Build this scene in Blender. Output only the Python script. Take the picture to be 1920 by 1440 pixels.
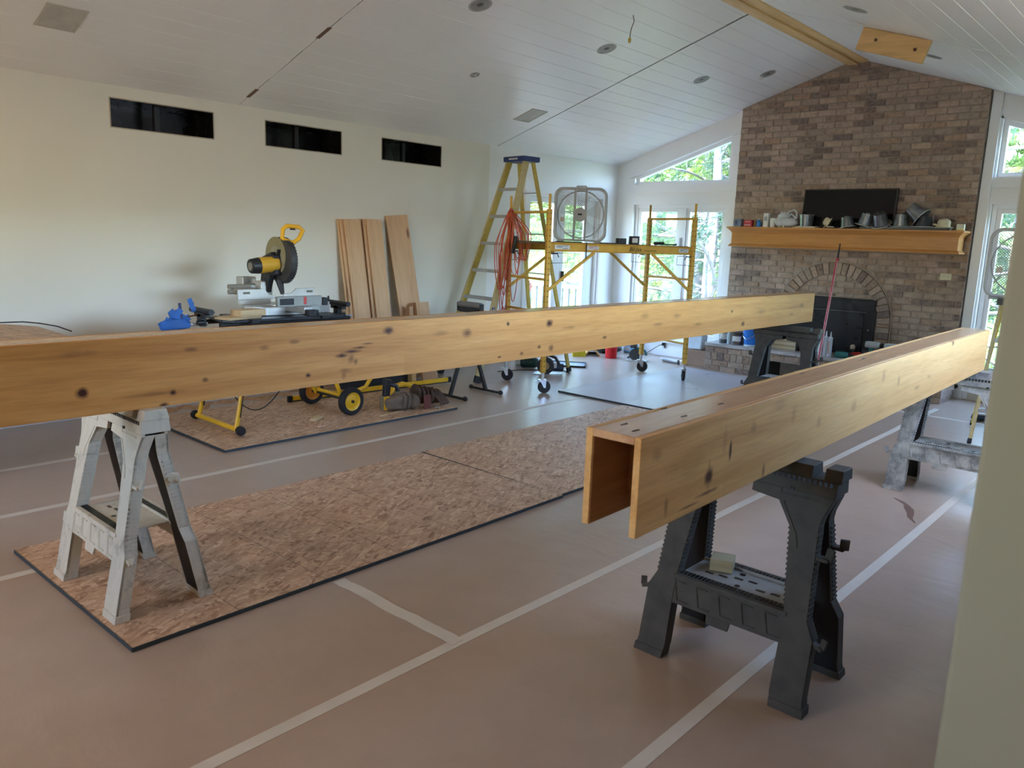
import bpy, bmesh, math, random
from mathutils import Vector, Matrix
random.seed(7)
PI = math.pi
scene = bpy.context.scene
for o in list(bpy.data.objects):
    bpy.data.objects.remove(o)
C = scene.collection

# ------------------------------------------------------------------ camera
cam = bpy.data.cameras.new('camera'); camo = bpy.data.objects.new('camera', cam); C.objects.link(camo)
cam.sensor_width = 36.0; cam.lens = 1475.26 / 1920 * 36
RX = Vector((0.73944872, 0.67229750, 0.03509506)); RY = Vector((-0.1481959, 0.11170328, 0.98262931)); RZ = Vector((0.65669899, -0.73180493, 0.18223058))
M = Matrix((RX, RY, RZ)).transposed().to_4x4(); M.translation = Vector((0, 0, 1.48))
camo.matrix_world = M
cam.clip_start = 0.05; cam.clip_end = 300
cam.dof.use_dof = True; cam.dof.focus_distance = 4.5; cam.dof.aperture_fstop = 6.0
scene.camera = camo

# ------------------------------------------------------------------ world, sun, lamps, exposure
w = bpy.data.worlds.new('sky'); scene.world = w; w.use_nodes = True
nt = w.node_tree; bg = nt.nodes['Background']
sky = nt.nodes.new('ShaderNodeTexSky'); sky.sky_type = 'NISHITA'; sky.sun_disc = False
sky.sun_elevation = math.radians(52); sky.sun_rotation = math.radians(140); sky.altitude = 1800; sky.dust_density = 1.4
nt.links.new(sky.outputs[0], bg.inputs[0]); bg.inputs[1].default_value = 2.2
sun = bpy.data.lights.new('sun', 'SUN'); suno = bpy.data.objects.new('sun', sun); C.objects.link(suno)
sun.energy = 9; sun.angle = math.radians(0.6); sun.color = (1, .94, .82)
suno.rotation_euler = Vector((0.02, -0.60, 0.95)).normalized().to_track_quat('Z', 'Y').to_euler()
def area(name, loc, rot, sx, sy, e, col):
    l = bpy.data.lights.new(name, 'AREA'); l.shape = 'RECTANGLE'; l.size = sx; l.size_y = sy; l.energy = e; l.color = col
    o = bpy.data.objects.new(name, l); C.objects.link(o); o.location = loc; o.rotation_euler = rot; return o
def portal(name, loc, rot, sx, sy):
    o = area(name, loc, rot, sx, sy, 1, (1, 1, 1)); o.data.cycles.is_portal = True; return o
# daylight openings, the last two added (portals only steer sampling of the sky)
portal('portal_left', (-5.43, 9.30, 1.11), (PI/2, 0, PI), 1.5, 1.8)
portal('portal_transom', (-5.4, 9.30, 2.5), (PI/2, 0, PI), 1.5, 0.6)
portal('portal_right', (-1.14, 9.30, 1.11), (PI/2, 0, PI), 1.5, 1.8)
portal('portal_right_transom', (-1.14, 9.30, 2.5), (PI/2, 0, PI), 1.5, 0.6)
portal('portal_door', (-6.55, 8.05, 1.05), (PI/2, 0, -PI/2), 1.45, 2.0)
portal('portal_back', (-3.3, -4.15, 1.65), (PI/2, 0, 0), 1.6, .9)  # opening added in the unseen rear wall to raise the light
portal('portal_right_wall', (-0.03, 4.4, 1.62), (PI/2, 0, PI/2), 2.75, .75)  # added opening, brings in sky light from the right
# added fill lights behind the camera, not fittings of the place
FILL = area('fill_lamp_a', (1.8, -1.6, 2.40), (0, 0, 0), .9, .9, 8, (1, .80, .56))
FILL2 = area('fill_lamp_b', (-3.3, -1.6, 3.3), (0, 0, 0), 1.6, 1.2, 20, (1, .74, .50))
scene.view_settings.view_transform = 'Standard'; scene.view_settings.look = 'None'
scene.view_settings.exposure = 1.66; scene.view_settings.gamma = 1.0; scene.view_settings.use_curve_mapping = False
scene.cycles.max_bounces = 9; scene.cycles.diffuse_bounces = 6; scene.cycles.glossy_bounces = 4
scene.cycles.transmission_bounces = 6; scene.cycles.transparent_max_bounces = 12
scene.cycles.sample_clamp_indirect = 6; scene.cycles.caustics_reflective = False; scene.cycles.caustics_refractive = False

# ------------------------------------------------------------------ materials
MATS = {}
def N(nt, t, **k):
    n = nt.nodes.new('ShaderNode' + t)
    for a, b in k.items(): setattr(n, a, b)
    return n
def base(name, col, rough=.5, metal=0, spec=.5, coat=0):
    m = bpy.data.materials.new(name); m.use_nodes = True
    b = m.node_tree.nodes['Principled BSDF']
    b.inputs['Base Color'].default_value = (*col, 1); b.inputs['Roughness'].default_value = rough
    b.inputs['Metallic'].default_value = metal; b.inputs['Specular IOR Level'].default_value = spec
    b.inputs['Coat Weight'].default_value = coat; b.inputs['Coat Roughness'].default_value = .15
    return m, m.node_tree, b
def coords(nt, scale=(1, 1, 1), rot=(0, 0, 0), loc=(0, 0, 0)):
    tc = N(nt, 'TexCoord'); mp = N(nt, 'Mapping')
    mp.inputs['Scale'].default_value = scale; mp.inputs['Rotation'].default_value = rot; mp.inputs['Location'].default_value = loc
    nt.links.new(tc.outputs['Object'], mp.inputs[0]); return mp.outputs[0]
def noise(nt, v, s=5, d=3, r=.55, dist=0):
    n = N(nt, 'TexNoise'); n.inputs['Scale'].default_value = s; n.inputs['Detail'].default_value = d
    n.inputs['Roughness'].default_value = r; n.inputs['Distortion'].default_value = dist
    nt.links.new(v, n.inputs['Vector']); return n.outputs['Fac']
def ramp(nt, f, stops):
    r = N(nt, 'ValToRGB'); e = r.color_ramp.elements
    while len(e) < len(stops): e.new(.5)
    for i, (p, c) in enumerate(stops):
        e[i].position = p; e[i].color = (*c, 1) if not isinstance(c, (int, float)) else (c, c, c, 1)
    nt.links.new(f, r.inputs[0]); return r.outputs[0]
def mix(nt, f, a, b, mode='MIX'):
    m = N(nt, 'Mix', data_type='RGBA', blend_type=mode)
    for s, v in ((m.inputs[0], f), (m.inputs[6], a), (m.inputs[7], b)):
        if hasattr(v, 'links'): nt.links.new(v, s)
        elif isinstance(v, (int, float)): s.default_value = v
        else: s.default_value = (*v, 1)
    return m.outputs[2]
def math_(nt, op, a, b=None, c=None, clamp=False):
    m = N(nt, 'Math', operation=op, use_clamp=clamp)
    for i, v in enumerate((a, b, c)):
        if v is None: continue
        if hasattr(v, 'links'): nt.links.new(v, m.inputs[i])
        else: m.inputs[i].default_value = v
    return m.outputs[0]
def bump(nt, b, h, s=.3, d=.01):
    n = N(nt, 'Bump'); n.inputs['Strength'].default_value = s; n.inputs['Distance'].default_value = d
    nt.links.new(h, n.inputs['Height']); nt.links.new(n.outputs[0], b.inputs['Normal'])
def plain(name, col, rough=.5, metal=0, var=.12, scale=8, bs=.0, spec=.34, coat=0):
    """painted / plastic / metal surface with slight procedural variation"""
    if name in MATS: return MATS[name]
    m, nt, b = base(name, col, rough, metal, spec, coat)
    v = coords(nt)
    f = noise(nt, v, scale, 4)
    c1 = tuple(min(1, x * (1 + var)) for x in col); c0 = tuple(x * (1 - var) for x in col)
    nt.links.new(ramp(nt, f, [(.3, c0), (.7, c1)]), b.inputs['Base Color'])
    nt.links.new(ramp(nt, f, [(.3, max(0, rough - .06)), (.7, min(1, rough + .06))]), b.inputs['Roughness'])
    if bs: bump(nt, b, noise(nt, v, scale * 12, 3), bs, .002)
    MATS[name] = m; return m
def wood(name, c_dark, c_mid, c_light, axis='Y', rough=.45, coat=0, knots=(), scale=1.0, glue=None, bs=.08, knotcol=(.045, .012, .006), autoknots=0):
    """grain runs along axis; knots = (u, z, radius along, radius across, strength) in object space"""
    if name in MATS: return MATS[name]
    m, nt, b = base(name, c_mid, rough, coat=coat, spec=.5 if coat > .3 else .22)
    sc = {'Y': (14, .9, 14), 'X': (.9, 14, 14), 'Z': (14, 14, .9)}[axis]
    v = coords(nt, tuple(s * scale for s in sc))
    g = noise(nt, v, 1.0, 5, .6, .6)
    v2 = coords(nt, tuple(s * scale * .22 for s in sc))
    g2 = noise(nt, v2, 1.6, 2, .5, .4)
    col = ramp(nt, g, [(.28, c_dark), (.5, c_mid), (.75, c_light)])
    col = mix(nt, ramp(nt, g2, [(.35, .0), (.7, .5)]), col, c_light)
    fine = noise(nt, coords(nt, tuple(s * scale * 5 for s in sc)), 1.3, 3, .6)
    col = mix(nt, .35, col, ramp(nt, fine, [(.3, .55), (.6, 1.0)]), 'MULTIPLY')
    tc = N(nt, 'TexCoord'); sep = N(nt, 'SeparateXYZ'); nt.links.new(tc.outputs['Object'], sep.inputs[0])
    U = sep.outputs['XYZ'.index(axis)]; Z = sep.outputs[0 if axis == 'Z' else 2]
    if glue:
        for (u0, z0, amt) in glue:     # edge-glued boards: a joint at height z0 beyond u0 and a tone change under it
            below = math_(nt, 'MULTIPLY', math_(nt, 'LESS_THAN', Z, z0), math_(nt, 'GREATER_THAN', U, u0))
            col = mix(nt, math_(nt, 'MULTIPLY', below, amt), col, c_dark)
    if knots:
        wob = noise(nt, coords(nt, (1, 1, 1)), 22, 3)
        acc = None
        for (u, z, ru, rz, s) in knots:
            du = math_(nt, 'MULTIPLY', math_(nt, 'SUBTRACT', U, u), 1 / ru)
            dz = math_(nt, 'MULTIPLY', math_(nt, 'SUBTRACT', Z, z), 1 / rz)
            d = math_(nt, 'SQRT', math_(nt, 'ADD', math_(nt, 'MULTIPLY', du, du), math_(nt, 'MULTIPLY', dz, dz)))
            d = math_(nt, 'ADD', d, math_(nt, 'MULTIPLY', math_(nt, 'SUBTRACT', wob, .5), 1.1))
            k = math_(nt, 'MULTIPLY', math_(nt, 'SUBTRACT', 1.35, d, clamp=True), s, clamp=True)
            acc = k if acc is None else math_(nt, 'MAXIMUM', acc, k)
        col = mix(nt, acc, col, knotcol)
    if autoknots:
        vo = N(nt, 'TexVoronoi'); vo.inputs['Scale'].default_value = autoknots
        nt.links.new(coords(nt, (1, .35, 1) if axis == 'Y' else (.35, 1, 1) if axis == 'X' else (1, 1, .35)), vo.inputs['Vector'])
        k = ramp(nt, vo.outputs['Distance'], [(.05, 1.0), (.13, 0)])
        col = mix(nt, math_(nt, 'MULTIPLY', k, .75), col, knotcol)
    nt.links.new(col, b.inputs['Base Color'])
    if bs: bump(nt, b, fine, bs, .002)
    MATS[name] = m; return m
def osb_mat():
    if 'osb' in MATS: return MATS['osb']
    m, nt, b = base('osb', (.4, .25, .14), .52)
    cols = []
    for i, (r, s) in enumerate((( .25, (62, 11, 20)), (-.5, (70, 13, 20)), (1.2, (66, 12, 20)))):
        v = coords(nt, (1, 1, 1), (0, 0, 0)); mp = N(nt, 'Mapping'); mp.inputs['Rotation'].default_value = (0, 0, r); nt.links.new(v, mp.inputs[0])
        mp2 = N(nt, 'Mapping'); mp2.inputs['Scale'].default_value = s; mp2.inputs['Location'].default_value = (i * 3.3, i * 1.7, 0); nt.links.new(mp.outputs[0], mp2.inputs[0])
        vo = N(nt, 'TexVoronoi'); vo.inputs['Scale'].default_value = 1; nt.links.new(mp2.outputs[0], vo.inputs['Vector'])
        sp = N(nt, 'SeparateXYZ'); nt.links.new(vo.outputs['Color'], sp.inputs[0])
        cols.append(ramp(nt, sp.outputs[0], [(0, (.31, .16, .085)), (.22, (.50, .30, .175)), (.75, (.64, .41, .255)), (1, (.76, .54, .36))]))
    big = noise(nt, coords(nt), 9, 3)
    c = mix(nt, ramp(nt, noise(nt, coords(nt), 26, 2), [(.42, 0.), (.48, 1.)]), cols[0], cols[1])
    c = mix(nt, ramp(nt, noise(nt, coords(nt, loc=(5, 5, 5)), 30, 2), [(.56, 0.), (.62, 1.)]), c, cols[2])
    c = mix(nt, .5, c, ramp(nt, big, [(.3, (.62, .6, .58)), (.65, (1., 1., 1.))]), 'MULTIPLY')
    # nailing guide lines printed across the sheet every 0.41 m
    tc = N(nt, 'TexCoord'); sep = N(nt, 'SeparateXYZ'); nt.links.new(tc.outputs['Object'], sep.inputs[0])
    md = math_(nt, 'FRACT', math_(nt, 'MULTIPLY', sep.outputs[1], 1 / .4065))
    ln = math_(nt, 'LESS_THAN', md, .012)
    c = mix(nt, math_(nt, 'MULTIPLY', ln, .55), c, (.06, .045, .035))
    nt.links.new(c, b.inputs['Base Color'])
    bump(nt, b, noise(nt, coords(nt, (1, .4, 1)), 60, 3), .35, .003)
    MATS['osb'] = m; return m
def paper_mat():
    if 'paper' in MATS: return MATS['paper']
    m, nt, b = base('floor_paper', (.3, .22, .17), .38, coat=.25); b.inputs['Coat Roughness'].default_value = .22
    v = coords(nt)
    n1 = noise(nt, v, .7, 4, .6); n2 = noise(nt, v, 5, 5, .6)
    c = ramp(nt, n1, [(.3, (.39, .28, .205)), (.7, (.455, .345, .265))])
    c = mix(nt, .5, c, ramp(nt, n2, [(.3, (.82, .82, .82)), (.7, (1, 1, 1))]), 'MULTIPLY')
    nt.links.new(c, b.inputs['Base Color'])
    nt.links.new(ramp(nt, n2, [(.15, .31), (.85, .36)]), b.inputs['Roughness'])
    wr = noise(nt, coords(nt, (1, 2.2, 1), (0, 0, .5)), 2.2, 4, .55, 1.2)
    bump(nt, b, wr, .22, .02)
    MATS['paper'] = m; return m
def wall_mat(name, col, rough=.75, bs=.15):
    if name in MATS: return MATS[name]
    m, nt, b = base(name, col, rough)
    v = coords(nt)
    f = noise(nt, v, 1.2, 4)
    nt.links.new(ramp(nt, f, [(.3, tuple(x * .965 for x in col)), (.7, tuple(min(1, x * 1.02) for x in col))]), b.inputs['Base Color'])
    bump(nt, b, noise(nt, v, 90, 3), bs, .0015)
    MATS[name] = m; return m
def brick_mat(name, c0, c1, c2):
    if name in MATS: return MATS[name]
    m, nt, b = base(name, c1, .85)
    oi = N(nt, 'ObjectInfo')
    tc = N(nt, 'TexCoord'); add = N(nt, 'VectorMath', operation='ADD'); nt.links.new(tc.outputs['Object'], add.inputs[0])
    cx = N(nt, 'CombineXYZ'); nt.links.new(math_(nt, 'MULTIPLY', oi.outputs['Random'], 37.), cx.inputs[0]); nt.links.new(cx.outputs[0], add.inputs[1])
    f = noise(nt, add.outputs[0], 26, 4, .65)
    f2 = noise(nt, add.outputs[0], 7, 2, .5)
    c = ramp(nt, f, [(.30, c0), (.46, c1), (.68, c2)])
    c = mix(nt, .6, c, ramp(nt, f2, [(.3, (.7, .68, .66)), (.7, (1.1, 1.08, 1.05))]), 'MULTIPLY')
    tone = ramp(nt, oi.outputs['Random'], [(0, (.80, .79, .80)), (.5, (1, 1, 1)), (1, (1.16, 1.10, 1.04))])
    c = mix(nt, 1.0, c, tone, 'MULTIPLY')
    nt.links.new(c, b.inputs['Base Color'])
    bump(nt, b, noise(nt, add.outputs[0], 60, 4), .5, .004)
    MATS[name] = m; return m
def glass_mat():
    if 'glass' in MATS: return MATS['glass']
    m = bpy.data.materials.new('window_glass'); m.use_nodes = True; nt = m.node_tree; nt.nodes.clear()
    out = N(nt, 'OutputMaterial'); t = N(nt, 'BsdfTransparent'); t.inputs[0].default_value = (.96, .98, .97, 1)
    g = N(nt, 'BsdfGlossy'); g.inputs['Roughness'].default_value = .02
    fr = N(nt, 'LayerWeight'); pw = math_(nt, 'ADD', math_(nt, 'MULTIPLY', math_(nt, 'POWER', fr.outputs['Facing'], 5.), .5), .035)
    mx = N(nt, 'MixShader'); nt.links.new(pw, mx.inputs[0]); nt.links.new(t.outputs[0], mx.inputs[1]); nt.links.new(g.outputs[0], mx.inputs[2])
    nt.links.new(mx.outputs[0], out.inputs[0]); MATS['glass'] = m; return m

white_paint = wall_mat('white_trim_paint', (.80, .80, .79), .45, .03)
wall_paint = wall_mat('cream_wall_paint', (.715, .68, .575), .55, .15)
ceil_paint = wall_mat('ceiling_paint', (.86, .85, .83), .32, .04)
OSB = osb_mat(); PAPER = paper_mat(); GLASS = glass_mat()
black_void = plain('black_cavity', (.006, .006, .006), .25)
dark_steel = plain('dark_steel', (.03, .03, .033), .45, .3)
chrome = plain('chrome', (.6, .6, .6), .25, 1)
alu = plain('aluminium', (.50, .50, .49), .42, .8)
rubber = plain('black_rubber', (.018, .018, .02), .7)
blackp = plain('black_plastic', (.02, .02, .022), .4)
whitep = plain('white_plastic', (.75, .74, .70), .45)
yellow = plain('scaffold_yellow', (.62, .36, .055), .42, 0, .1, 12)
ylw_tool = plain('tool_yellow', (.80, .46, .02), .4)

# ------------------------------------------------------------------ mesh builder
class MB:
    def __init__(s): s.v = []; s.f = []; s.m = []; s.mi = 0
    def add(s, vs, fs):
        k = len(s.v); s.v += [tuple(v) for v in vs]; s.f += [tuple(i + k for i in f) for f in fs]; s.m += [s.mi] * len(fs); return s
    def box(s, x0, x1, y0, y1, z0, z1, M=None):
        vs = [Vector((x, y, z)) for z in (z0, z1) for y in (y0, y1) for x in (x0, x1)]
        if M is not None: vs = [M @ v for v in vs]
        return s.add(vs, [(0, 2, 3, 1), (4, 5, 7, 6), (0, 1, 5, 4), (2, 6, 7, 3), (0, 4, 6, 2), (1, 3, 7, 5)])
    def obox(s, c, sx, sy, sz, rz=0, rx=0, ry=0):
        M = Matrix.Translation(c) @ Matrix.Rotation(rz, 4, 'Z') @ Matrix.Rotation(rx, 4, 'X') @ Matrix.Rotation(ry, 4, 'Y')
        return s.box(-sx/2, sx/2, -sy/2, sy/2, -sz/2, sz/2, M)
    def poly(s, pts0, pts1):
        """closed solid between two outlines with the same number of points"""
        n = len(pts0); fs = [tuple(range(n - 1, -1, -1)), tuple(range(n, 2 * n))]
        fs += [(i, (i + 1) % n, n + (i + 1) % n, n + i) for i in range(n)]
        return s.add(list(pts0) + list(pts1), fs)
    def prism(s, pts, ax, a, b, M=None):
        def P(p, d):
            q = [p[0], p[1]]; q.insert(ax, d); v = Vector(q); return M @ v if M is not None else v
        return s.poly([P(p, a) for p in pts], [P(p, b) for p in pts])
    def bar(s, p, q, w, h=None, up=(0, 0, 1)):
        p = Vector(p); q = Vector(q); h = h or w; d = (q - p).normalized(); u = Vector(up)
        if abs(d.dot(u)) > .99: u = Vector((1, 0, 0))
        a = d.cross(u).normalized(); b = a.cross(d).normalized()
        r = [(-1, -1), (1, -1), (1, 1), (-1, 1)]
        return s.poly([p + a * i * w / 2 + b * j * h / 2 for i, j in r], [q + a * i * w / 2 + b * j * h / 2 for i, j in r])
    def cyl(s, p, q, r, r2=None, n=16, cap=True):
        p = Vector(p); q = Vector(q); r2 = r if r2 is None else r2; d = (q - p).normalized()
        u = Vector((0, 0, 1)) if abs(d.z) < .99 else Vector((1, 0, 0)); a = d.cross(u).normalized(); b = a.cross(d)
        k = [(math.cos(2 * PI * i / n), math.sin(2 * PI * i / n)) for i in range(n)]
        vs = [p + (a * c + b * t) * r for c, t in k] + [q + (a * c + b * t) * r2 for c, t in k]
        fs = [(i, (i + 1) % n, n + (i + 1) % n, n + i) for i in range(n)]
        if cap: fs += [tuple(range(n - 1, -1, -1)), tuple(range(n, 2 * n))]
        return s.add(vs, fs)
    def tube(s, pts, r, n=8, closed=False):
        pts = [Vector(p) for p in pts]; L = len(pts); vs = []; prev = None
        for i, p in enumerate(pts):
            d = (pts[(i + 1) % L if closed else min(i + 1, L - 1)] - pts[(i - 1) % L if closed else max(i - 1, 0)]).normalized()
            if prev is None: a = d.cross(Vector((0, 0, 1)) if abs(d.z) < .9 else Vector((1, 0, 0))).normalized()
            else: a = (prev - d * prev.dot(d)).normalized()
            prev = a; b = d.cross(a)
            vs += [p + (a * math.cos(2 * PI * k / n) + b * math.sin(2 * PI * k / n)) * r for k in range(n)]
        fs = []
        for i in range(L if closed else L - 1):
            j = (i + 1) % L
            fs += [(i * n + k, i * n + (k + 1) % n, j * n + (k + 1) % n, j * n + k) for k in range(n)]
        if not closed: fs += [tuple(range(n - 1, -1, -1)), tuple((L - 1) * n + k for k in range(n))]
        return s.add(vs, fs)
    def lathe(s, prof, c=(0, 0, 0), n=24, M=None, ring=False):
        """profile of (r, z) turned about z"""
        vs = []
        for r, z in prof:
            for k in range(n):
                v = Vector((c[0] + r * math.cos(2 * PI * k / n), c[1] + r * math.sin(2 * PI * k / n), c[2] + z))
                vs.append(M @ v if M is not None else v)
        fs = []
        for i in range(len(prof) - 1):
            fs += [(i * n + k, i * n + (k + 1) % n, (i + 1) * n + (k + 1) % n, (i + 1) * n + k) for k in range(n)]
        if ring: L = len(prof) - 1; fs += [(L * n + k, L * n + (k + 1) % n, (k + 1) % n, k) for k in range(n)]
        else: fs += [tuple(range(n - 1, -1, -1)), tuple((len(prof) - 1) * n + k for k in range(n))]
        return s.add(vs, fs)
    def blob(s, c, rx, ry, rz, seed=0, amp=.15, n=14, m=9, M=None):
        rnd = random.Random(seed); ph = [rnd.uniform(0, 6) for _ in range(6)]
        vs = []
        for j in range(m + 1):
            t = PI * j / m
            for k in range(n):
                u = 2 * PI * k / n
                a = 1 + amp * (math.sin(3 * u + ph[0] + 2 * t) * .5 + math.sin(5 * t + ph[1] + u) * .4 + math.sin(7 * u + ph[2]) * .25 * math.sin(t))
                v = Vector((c[0] + rx * a * math.sin(t) * math.cos(u), c[1] + ry * a * math.sin(t) * math.sin(u), c[2] + rz * a * math.cos(t)))
                vs.append(M @ v if M is not None else v)
        fs = [(j * n + k, j * n + (k + 1) % n, (j + 1) * n + (k + 1) % n, (j + 1) * n + k) for j in range(m) for k in range(n)]
        return s.add(vs, fs)
    def mesh(s, name, mats, smooth=35):
        me = bpy.data.meshes.new(name); me.from_pydata(s.v, [], s.f)
        for m in (mats if isinstance(mats, (list, tuple)) else [mats]): me.materials.append(m)
        if any(s.m): me.polygons.foreach_set('material_index', s.m)
        bm = bmesh.new(); bm.from_mesh(me); bmesh.ops.recalc_face_normals(bm, faces=bm.faces); bm.to_mesh(me); bm.free()
        if smooth:
            me.polygons.foreach_set('use_smooth', [True] * len(me.polygons)); me.set_sharp_from_angle(angle=math.radians(smooth))
        me.update(); return me
    def build(s, name, mats, parent=None, bevel=0, smooth=35):
        o = bpy.data.objects.new(name, s.mesh(name, mats, smooth)); C.objects.link(o)
        if parent is not None: o.parent = parent
        if bevel:
            b = o.modifiers.new('bevel', 'BEVEL'); b.width = bevel; b.segments = 2; b.limit_method = 'ANGLE'; b.angle_limit = math.radians(40)
        return o
def tag(o, label=None, cat=None, group=None, kind=None):
    if label: o['label'] = label
    if cat: o['category'] = cat
    if group: o['group'] = group
    if kind: o['kind'] = kind
    return o
def thing(name, label, cat, loc=(0, 0, 0), rz=0, group=None):
    o = bpy.data.objects.new(name, None); C.objects.link(o); o.location = loc; o.rotation_euler = (0, 0, rz); o.empty_display_size = .1
    return tag(o, label, cat, group)
def struct(name, mb, m, parent=None, bevel=0, label=None):
    o = mb.build(name, m, parent, bevel)
    if parent is None: o['kind'] = 'structure'
    if label: o['label'] = label
    return o
def copy_tree(o, parent=None):
    c = o.copy(); C.objects.link(c); c.parent = parent
    for ch in list(o.children): copy_tree(ch, c)
    return c
def text_mesh(txt, size, name, mat, parent, M, shear=0, depth=.0006):
    cu = bpy.data.curves.new(name, 'FONT'); cu.body = txt; cu.size = size; cu.extrude = depth; cu.shear = shear
    cu.align_x = 'CENTER'; cu.align_y = 'CENTER'
    t = bpy.data.objects.new(name, cu); C.objects.link(t)
    bpy.context.view_layer.update()
    me = bpy.data.meshes.new_from_object(t.evaluated_get(bpy.context.evaluated_depsgraph_get()))
    bpy.data.objects.remove(t)
    me.materials.clear(); me.materials.append(mat)
    o = bpy.data.objects.new(name, me); C.objects.link(o); o.parent = parent; o.matrix_local = M; return o

# ------------------------------------------------------------------ room dimensions
XL, XR, YF, YB = -6.40, -0.20, 9.16, -4.0
XM, ZM, SL, ZW = -3.32, 3.50, 0.325, 2.49
def zc(x): return ZM - SL * abs(x - XM)

# floor under paper
mb = MB(); mb.box(XL - .15, 4.2, YB - .15, YF + .15, -.12, 0)
floor = struct('floor', mb, PAPER, label='floor covered in brown protective paper with taped seams')
tape = plain('masking_tape', (.60, .545, .46), .5, var=.05)
def strip(x0, y0, x1, y1, w=.048, zz=0.0):
    n = 14; rnd = random.Random(int(abs(x0 * 100 + y1 * 10))); top = []; A = []; B = []
    dx, dy = x1 - x0, y1 - y0; L = math.hypot(dx, dy); nx, ny = -dy / L, dx / L
    for i in range(n + 1):
        t = i / n; j = rnd.uniform(-.004, .004)
        A.append((x0 + dx * t + nx * (w / 2 + j), y0 + dy * t + ny * (w / 2 + j))); B.append((x0 + dx * t + nx * (-w / 2 + j), y0 + dy * t + ny * (-w / 2 + j)))
    m = MB()
    for i in range(n):
        q = [A[i], A[i + 1], B[i + 1], B[i]]
        m.poly([(a, b, zz) for a, b in q], [(a, b, zz + .0012) for a, b in q])
    o = m.build('seam_tape', tape, floor); return o
strip(-1.06, -1.5, -1.055, 8.9); strip(-1.92, -1.5, -1.92, 8.3); strip(-3.63, -2, -3.63, 2.2); strip(-4.42, -2, -4.45, 7.6)
strip(-5.29, -2, -5.29, 2.3); strip(-2.66, 1.89, -1.92, 1.89, .06, .0013); strip(-4.42, 7.9, -1.06, 7.88)
rs = plain('dark_red_stain', (.10, .035, .02), .5)

# left wall with three high cut-outs and a glass door
VENTS = [(2.52, 3.33), (3.81, 4.60), (5.085, 5.875)]
mb = MB(); WX0, WX1 = XL - .16, XL
D0, D1, DZ = 7.33, 8.80, 2.03
mb.box(WX0, WX1, YB, 6.62, 0, 2.20)
mb.box(WX0, WX1, YB, 6.62, 2.405, ZW + .06)
ys = [YB] + [q for v in VENTS for q in v] + [6.62]
for i in range(0, len(ys), 2): mb.box(WX0, WX1, ys[i], ys[i + 1], 2.20, 2.405)
wall_left = struct('wall_left', mb, wall_paint, label='cream painted left wall with three dark cut-outs near the ceiling')
white_wall = wall_mat('white_wall_tone', (.80, .795, .775), .5, .1)
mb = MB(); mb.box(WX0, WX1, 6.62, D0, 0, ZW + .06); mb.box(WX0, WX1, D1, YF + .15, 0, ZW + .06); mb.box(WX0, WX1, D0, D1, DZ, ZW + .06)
struct('wall_door', mb, white_wall, label='whiter stretch of the left wall round the glass door')  # coloured whiter than the rest of the left wall
stud = plain('bare_stud', (.25, .17, .10), .7)
cutw = plain('raw_drywall_edge', (.42, .36, .27), .9)
for i, (a, b_) in enumerate(VENTS):
    m = MB()        # dark sheet-lined box in and behind the hole, open to the room
    for (u0, u1, y0, y1, z0, z1) in ((-.36, -.34, a, b_, 2.2, 2.405), (-.34, -.012, a, a + .004, 2.2, 2.405), (-.34, -.012, b_ - .004, b_, 2.2, 2.405), (-.34, -.012, a, b_, 2.2, 2.204), (-.34, -.012, a, b_, 2.401, 2.405)):
        m.box(XL + u0, XL + u1, y0, y1, z0, z1)
    m.build('cavity_lining', black_void, wall_left)
    m = MB(); yc = (a + b_) / 2 + .01; m.box(XL - .19, XL - .15, yc - .02, yc + .02, 2.2, 2.405); m.build('cavity_stud', blackp, wall_left)
    m = MB(); e = .008
    m.box(XL - .012, XL + .003, a - e, a, 2.2 - e, 2.405 + e); m.box(XL - .012, XL + .003, b_, b_ + e, 2.2 - e, 2.405 + e)
    m.box(XL - .012, XL + .003, a, b_, 2.2 - e, 2.2); m.box(XL - .012, XL + .003, a, b_, 2.405, 2.405 + e)
    m.build('cut_edge', cutw, wall_left)

# far wall: white, two windows with raked transoms
def wallpoly(m, pts, y0=YF, y1=YF + .15): m.prism(pts, 1, y0, y1)
WIN = [(-6.12, -4.74), (-1.88, -0.50)]
ZS, ZT, TB = .24, 1.98, 2.24
def rake_top(x): return zc(x) - .235
m = MB()
def slab(x0, x1, z0, zf=None, z1=None):
    a = z1 if z1 is not None else zf(x0); b = z1 if z1 is not None else zf(x1)
    wallpoly(m, [(x0, z0), (x1, z0), (x1, b), (x0, a)])
roof = lambda x: zc(x) + .05
slab(XL - .15, WIN[0][0], 0, roof); slab(WIN[0][1], XM, 0, roof); slab(XM, WIN[1][0], 0, roof); slab(WIN[1][1], XR + .15, 0, roof)
for x0, x1 in WIN:
    slab(x0, x1, 0, z1=ZS); slab(x0, x1, ZT, z1=TB)
    wallpoly(m, [(x0, rake_top(x0)), (x1, rake_top(x1)), (x1, roof(x1)), (x0, roof(x0))])
wall_back = struct('wall_back', m, wall_mat('white_wall_tone', (.80, .795, .775), .5, .1))

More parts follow.
